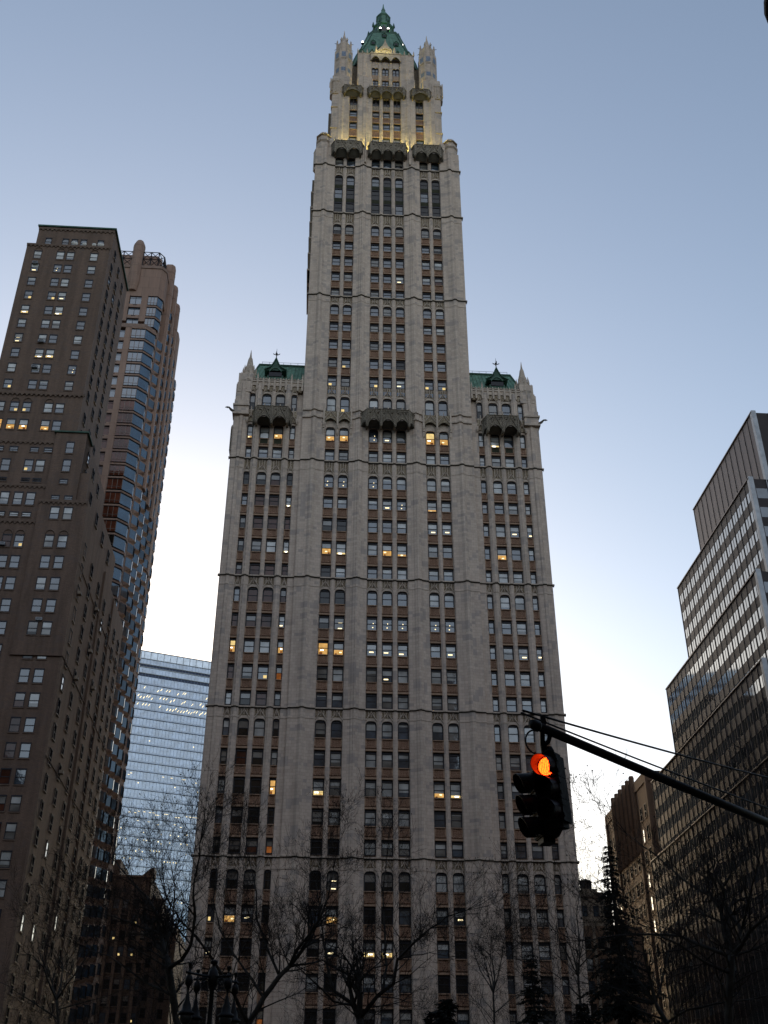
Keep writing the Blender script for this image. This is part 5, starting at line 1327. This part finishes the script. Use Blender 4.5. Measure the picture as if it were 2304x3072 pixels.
# ================================================================== dark conifers
def conifer(name, label, x, y, h, rad, seed, droop=.35, gap=.62):
    rr = random.Random(seed); t = Thing(name, label, 'tree', (x, y, 0), False, 'dark conifers of the park')
    tr = MB(); tr.tube([(x, y, 0), (x+.05, y, h*.5), (x, y, h)], [.02*h, .012*h, .012], 'bark', 6); t.part('trunk', tr, True)
    mb = MB(); z = h*.16
    while z < h*.985:
        u = (h-z)/h; L = rad*u**.85*rr.uniform(.75, 1.1)+.12; k = max(4, int(9*min(1, u*2.2)))
        a0 = rr.uniform(0, 6.28)
        for i in range(k):
            a = a0+6.283*i/k+rr.uniform(-.3, .3); l_ = L*rr.uniform(.4, 1.25); d = Vector((math.cos(a), math.sin(a), 0)); pts = []
            for q in range(5):
                s_ = q/4; pts.append(Vector((x, y, z))+d*l_*s_+Vector((0, 0, l_*(.12*s_-droop*s_*s_+.10*s_**4))))
            mb.tube(pts, [.012+.012*l_, .01+.009*l_, .01, .008, .004], 'twig', 3, False)
            n = int(26+46*l_)
            for q in range(n):      # sprays of needles along the bough
                s_ = rr.uniform(.12, 1.); j = min(3, int(s_*4)); b = pts[j].lerp(pts[j+1], s_*4-j)
                side = Vector((-d.y, d.x, 0))*rr.choice([-1, 1]); ln = rr.uniform(.12, .34)*(1.15-s_*.5)*(.7+.3*l_)
                tip = b+(d*rr.uniform(.2, .9)+side*rr.uniform(.3, 1.)+Vector((0, 0, rr.uniform(-.75, .12)))).normalized()*ln
                w = Vector((rr.gauss(0, 1), rr.gauss(0, 1), rr.gauss(0, .6))).normalized()*ln*.17
                mb.poly([b-w*.5, b.lerp(tip, .55)-w, tip, b.lerp(tip, .55)+w], 'needle')
        z += gap*rr.uniform(.5, 1.5)*(.35+.65*u)*h/14
    t.part('crown', mb)
conifer('conifer_tree', 'tall dark spruce with a ragged spire before the orange brown brick building', 10.75, -80, 15.9, 3.3, 31, .5, .42)
conifer('conifer_tree', 'dark conifer before the right wing of the gothic tower, left of the tall spruce', 7.3, -74, 11.8, 3.1, 32, .45, .5)
conifer('conifer_tree', 'low dark conifer under the middle right of the gothic tower, among bare twigs', 1.85, -92, 7.2, 2.8, 33, .35, .45)
conifer('conifer_tree', 'broad dark cedar just entering the bottom edge below the gothic tower', .9, -104, 5.35, 2.6, 34, .12)
conifer('conifer_tree', 'dark conifer at the bottom edge below the tall spruce', 5.9, -97, 6.4, 2.4, 35, .3)

# ================================================================== signal mast arm and hanging traffic signal
TIP = Vector((1.25, -123.14, 6.0)); AD = Vector((.695, .719, 0)).normalized(); PB = TIP+AD*9.6
ma = Thing('signal_mast_arm', 'black mast arm with two guy wires reaching in from the right above the traffic signal', 'mast arm', (PB.x, PB.y, 0), False)
mb = MB(); mb.lathe([(.30, 0), (.30, .5), (.22, .75), (.16, .9), (.125, 1.2), (.10, 7.3), (.13, 7.32), (.10, 7.5), (.02, 7.62)], PB.x, PB.y, 'iron', 10); ma.part('pole', mb, True)
mb = MB(); mb.tube([TIP-AD*.02, TIP+AD*4.5, PB], [.053, .058, .078], 'iron', 14)
mb.tube([TIP-AD*.07, TIP-AD*.03, TIP+AD*.03, TIP+AD*.06], [.045, .060, .066, .056], 'iron', 14)
arm = ma.part('arm', mb, True)
mb = MB(); mb.box(-.03, .03, -.03, .03, -.02, .09, 'iron'); mb.xform(lambda a, b, c: (TIP.x+AD.x*.16+a, TIP.y+AD.y*.16+b, TIP.z+.06+c)); ma.sub('clamp', mb, arm)
for zt, s0, r_ in ((7.2, -.22, .013), (6.42, -.25, .011)):
    mb = MB(); a = TIP+AD*s0+Vector((0, 0, .115 if zt > 7 else .08)); b = Vector((PB.x, PB.y, zt)); pts = []
    for i in range(13): t = i/12; q = a.lerp(b, t); q.z -= .10*4*t*(1-t)*.5; pts.append(q)
    mb.tube(pts, r_, 'cable', 6); ma.part('guy_wire', mb, True)

sg = Thing('traffic_signal', 'black two way traffic signal showing red, hanging from the tip of the mast arm', 'traffic light', (1.33, -123.0, 0), False)
LEAN = .055
def lean(p): return Vector((p[0]+(5.75-p[2])*LEAN, p[1], p[2]))
def head(cx, cy, ztop, ang, lit):
    """three 8-inch sections; ang = facing direction in plan"""
    F_ = Vector((math.cos(ang), math.sin(ang), 0)); U = Vector((-F_.y, F_.x, 0)); O_ = Vector((cx, cy, 0))
    W3 = lambda u, v, w: lean(O_+U*u+F_*v+Vector((0, 0, w)))
    hb = MB(); pitch = .252
    for i in range(3):
        zc = ztop-.13-pitch*i
        b = MB(); b.box(-.125, .125, -.16, .02, zc-.122, zc+.122, 'black'); b.box(-.112, .112, .02, .035, zc-.112, zc+.112, 'black')
        for s_ in (-1, 1): b.box(s_*.128-.012, s_*.128+.012, -.01, .03, zc-.075, zc-.045, 'black'); b.box(s_*.128-.012, s_*.128+.012, -.01, .03, zc+.045, zc+.075, 'black')
        b.xform(lambda a, c, d: W3(a, c, d)); hb.add(b)
    b = MB(); b.box(-.10, .10, -.14, 0, ztop-.02, ztop+.03, 'black'); b.box(-.09, .09, -.14, 0, ztop-3*pitch-.06, ztop-3*pitch+.0, 'black'); b.lathe([(.05, ztop+.03), (.06, ztop+.07), (.03, ztop+.09)], 0, -.07, 'black', 8); b.xform(lambda a, c, d: W3(a, c, d)); hb.add(b)
    ho = sg.part('housing', hb)
    for i in range(3):
        zc = ztop-.13-pitch*i
        ls = MB(); n = 28; b0 = 0; rings = ((.0, .028), (.04, .026), (.075, .02), (.103, .0))
        k = 'led' if (lit and i == 0) else 'lensoff'
        for (ra, va), (rb2, vb) in zip(rings, rings[1:]):
            for j in range(n):
                t0, t1 = 2*math.pi*j/n, 2*math.pi*(j+1)/n
                q = [W3(ra*math.cos(t0), .036+va, zc+ra*math.sin(t0)), W3(rb2*math.cos(t0), .036+vb, zc+rb2*math.sin(t0)), W3(rb2*math.cos(t1), .036+vb, zc+rb2*math.sin(t1)), W3(ra*math.cos(t1), .036+va, zc+ra*math.sin(t1))]
                if ra == 0: q = q[1:3]+[q[0]]
                ls.poly(q, k)
        sg.sub('lens', ls, ho, True, **({'label': 'lit red lens of bright dots'} if k == 'led' else {}))
        vs = MB(); m_ = 26; R0 = .113
        for rr2 in (R0, R0+.006):       # tunnel visor, cut away underneath, drooping forward
            for j in range(m_):
                a0 = math.radians(-52+284*j/m_); a1 = math.radians(-52+284*(j+1)/m_)
                def ln_(a): return .10+.095*max(0, (math.sin(a)+.8)/1.8)**.7
                q = []
                for a, e in ((a0, 0), (a1, 0), (a1, 1), (a0, 1)):
                    v = .03+ln_(a)*e; q.append(W3(rr2*math.cos(a), v, zc+rr2*math.sin(a)-.10*ln_(a)*e))
                vs.poly(q, 'visor' if lit else 'black')
        for j in range(m_):
            a0 = math.radians(-52+284*j/m_); a1 = math.radians(-52+284*(j+1)/m_)
            vs.poly([W3(rr2*math.cos(a), .03+ln_(a), zc+rr2*math.sin(a)-.10*ln_(a)) for rr2, a in ((R0, a0), (R0, a1), (R0+.006, a1), (R0+.006, a0))], 'visor' if lit else 'black')
        sg.sub('visor', vs, ho, True)
    return W3
head(1.375, -122.98, 5.69, math.radians(-90-38), True)
head(1.225, -122.72, 5.58, math.radians(-90-78), False)
mb = MB()
HP = TIP+AD*.13
mb.tube([HP+Vector((0, 0, -.03)), Vector((1.35, -122.93, 5.84)), lean((1.37, -122.86, 5.66))], .030, 'black', 8)
mb.tube([(1.35, -122.93, 5.82), (1.42, -122.93, 5.88), (1.44, -122.93, 5.94)], .03, 'black', 6)
b = MB(); b.box(1.27, 1.47, -122.98, -122.66, 5.66, 5.70, 'black'); b.box(1.29, 1.45, -122.96, -122.64, 4.86, 4.93, 'black'); b.prism([(1.24, -122.95), (1.46, -122.95), (1.46, -122.66), (1.24, -122.66)], 4.93, 4.82, 'black', (.5, 1.36, -122.8)); b.xform(lambda *p: lean(p)); mb.add(b)
sg.part('hanger', mb)
mb = MB(); mb.lathe([(.04, 0), (.065, .03), (.065, .08), (.045, .12)], 1.42, -122.9, 'black', 8, cz=5.70); sg.part('cap', mb, True)
mb = MB(); c0 = HP+Vector((-.05, 0, -.04)); pts = []
for i in range(17):
    t = i/16; a = math.pi*(.5+1.35*t); pts.append((1.245+.105*math.cos(a)+.07*t*t, -123.0+.05*t, 5.86+.13*math.sin(a)-.02*t))
mb.tube([c0]+pts, .0105, 'cable', 6); sg.part('cable', mb, True)

# ================================================================== ornate park lamp post, bottom left
LP = Vector((-5.18, -102.8, 0)); LA = Vector((1.0, 1.6, 0)).normalized()
lp = Thing('lamp_post', 'black ornate lamp post with unlit bell lanterns hung from its crossarm, bottom left', 'street lamp', (LP.x, LP.y, 0), False)
mb = MB(); mb.lathe([(.34, 0), (.34, .3), (.24, .45), (.2, .9), (.13, 1.05), (.10, 1.3), (.075, 4.9), (.11, 5.0), (.07, 5.1), (.065, 5.9), (.15, 6.05), (.17, 6.2), (.12, 6.42), (.05, 6.5), (.04, 6.56), (.10, 6.6), (.115, 6.66), (.02, 6.7)], LP.x, LP.y, 'iron', 12); lp.part('post', mb, True)
LB = Vector((LA.y, -LA.x, 0))
for D, half, full in ((LA, .98, True), (LB, .55, False)):
    mb = MB(); z = 6.24
    mb.tube([LP-D*(half+.12)+Vector((0, 0, z)), LP+D*(half+.12)+Vector((0, 0, z))], [.035, .035], 'iron', 7)
    for s_ in (-1, 1):
        mb.lathe([(.07, 0), (.03, .06), (.02, .1), (.06, .2), (.065, .24), (.01, .26)], (LP+D*s_*half).x, (LP+D*s_*half).y, 'iron', 8, cz=z)
        for ci, (cc, cr_) in enumerate(((.28, .17), (.55, .11))):      # scrolls under the arm
            ctr = LP+D*s_*cc*half; sp = []
            for i in range(22):
                a = i/21*2*math.pi*1.4; q = cr_*(1-.55*i/21); sp.append(ctr+D*s_*q*math.cos(a)+Vector((0, 0, z-.04-cr_+q*math.sin(a))))
            mb.tube(sp, .014, 'iron', 5)
    lp.part('crossarm', mb)
    for s_ in (-1, 1):
        q = LP+D*s_*half
        mb = MB(); mb.lathe([(.02, -.02), (.09, -.1), (.115, -.2), (.09, -.3), (.035, -.36), (.03, -.5), (.05, -.54), (.075, -.7), (.12, -.8), (.14, -.93), (.22, -.98), (.22, -1.03), (.15, -1.05)], q.x, q.y, 'iron', 12, cz=z)
        o_ = lp.part('lantern', mb, True); mb = MB(); mb.lathe([(.17, -1.03), (.18, -1.1), (.13, -1.22), (.05, -1.28)], q.x, q.y, 'opal', 12, cz=z); lp.sub('globe', mb, o_, True)

# ================================================================== lamp head cut by the top right corner
sl = Thing('street_lamp', 'dark rounded lamp head just cutting the top right corner of the photo', 'street lamp', (5.6, -126.4, 0), False)
mb = MB(); mb.tube([(5.6, -126.4, 0), (5.6, -126.4, 8.6), (5.3, -126.9, 9.4), (4.4, -128.2, 9.95), (2.95, -129.6, 9.9)], [.12, .08, .06, .045, .045], 'iron', 10); sl.part('pole', mb, True)
mb = MB(); mb.lathe([(.04, .20), (.14, .16), (.23, .04), (.26, -.06), (.25, -.10)], 0, 0, 'iron', 20)
mb.xform(lambda a, b, c: (2.87+a, -129.72+b*1.5, 9.88+c)); o_ = sl.part('lamp_head', mb, True)
mb = MB(); mb.lathe([(.23, -.10), (.19, -.17), (.08, -.22), (.01, -.23)], 0, 0, 'opal', 20); mb.xform(lambda a, b, c: (2.87+a, -129.72+b*1.5, 9.88+c)); sl.sub('globe', mb, o_, True)

# ================================================================== unseen city around, added or sized to block sky and darken reflections
def unseen_block(name, label, x0, x1, y0, y1, h, k, step=3.6):
    t = Thing(name, label, 'building', ((x0+x1)/2, y0)); mb = MB(); mb.box(x0, x1, y0, y1, 0, h, k); mb.box(x0-.4, x1+.4, y0-.4, y1+.4, h, h+1.2, 'brickdk'); t.part('wall', mb)
    mb = MB(); z = 4.
    while z < h-3:
        x = x0+1.2
        while x < x1-2: mb.box(x, x+1.5, y0-.05, y1+.05, z, z+2., 'dark'); x += 3.4
        z += step
    t.part('window', mb, kind='stuff')
unseen_block('office_building', 'unseen brown block across the park behind the viewer, sized to block sky', -95, -20, -245, -205, 128, 'brick')
unseen_block('office_building', 'unseen tall brown block across the park behind the viewer, sized to block sky', -16, 38, -250, -208, 150, 'lowbrick')
unseen_block('office_building', 'unseen lower brown block across the park behind the viewer, sized to block sky', 42, 120, -248, -204, 118, 'orangebrick')
unseen_block('office_building', 'unseen dark block behind the gothic tower, added to darken mirrored windows', -12, 35, 78, 120, 88, 'terradk')
unseen_block('office_building', 'unseen brown block left of the viewer, added to block sky light', -135, -92, -190, -62, 96, 'lowbrick')
unseen_block('office_building', 'unseen brown block right of the viewer, added to block sky light', 92, 135, -190, -62, 80, 'orangebrick')
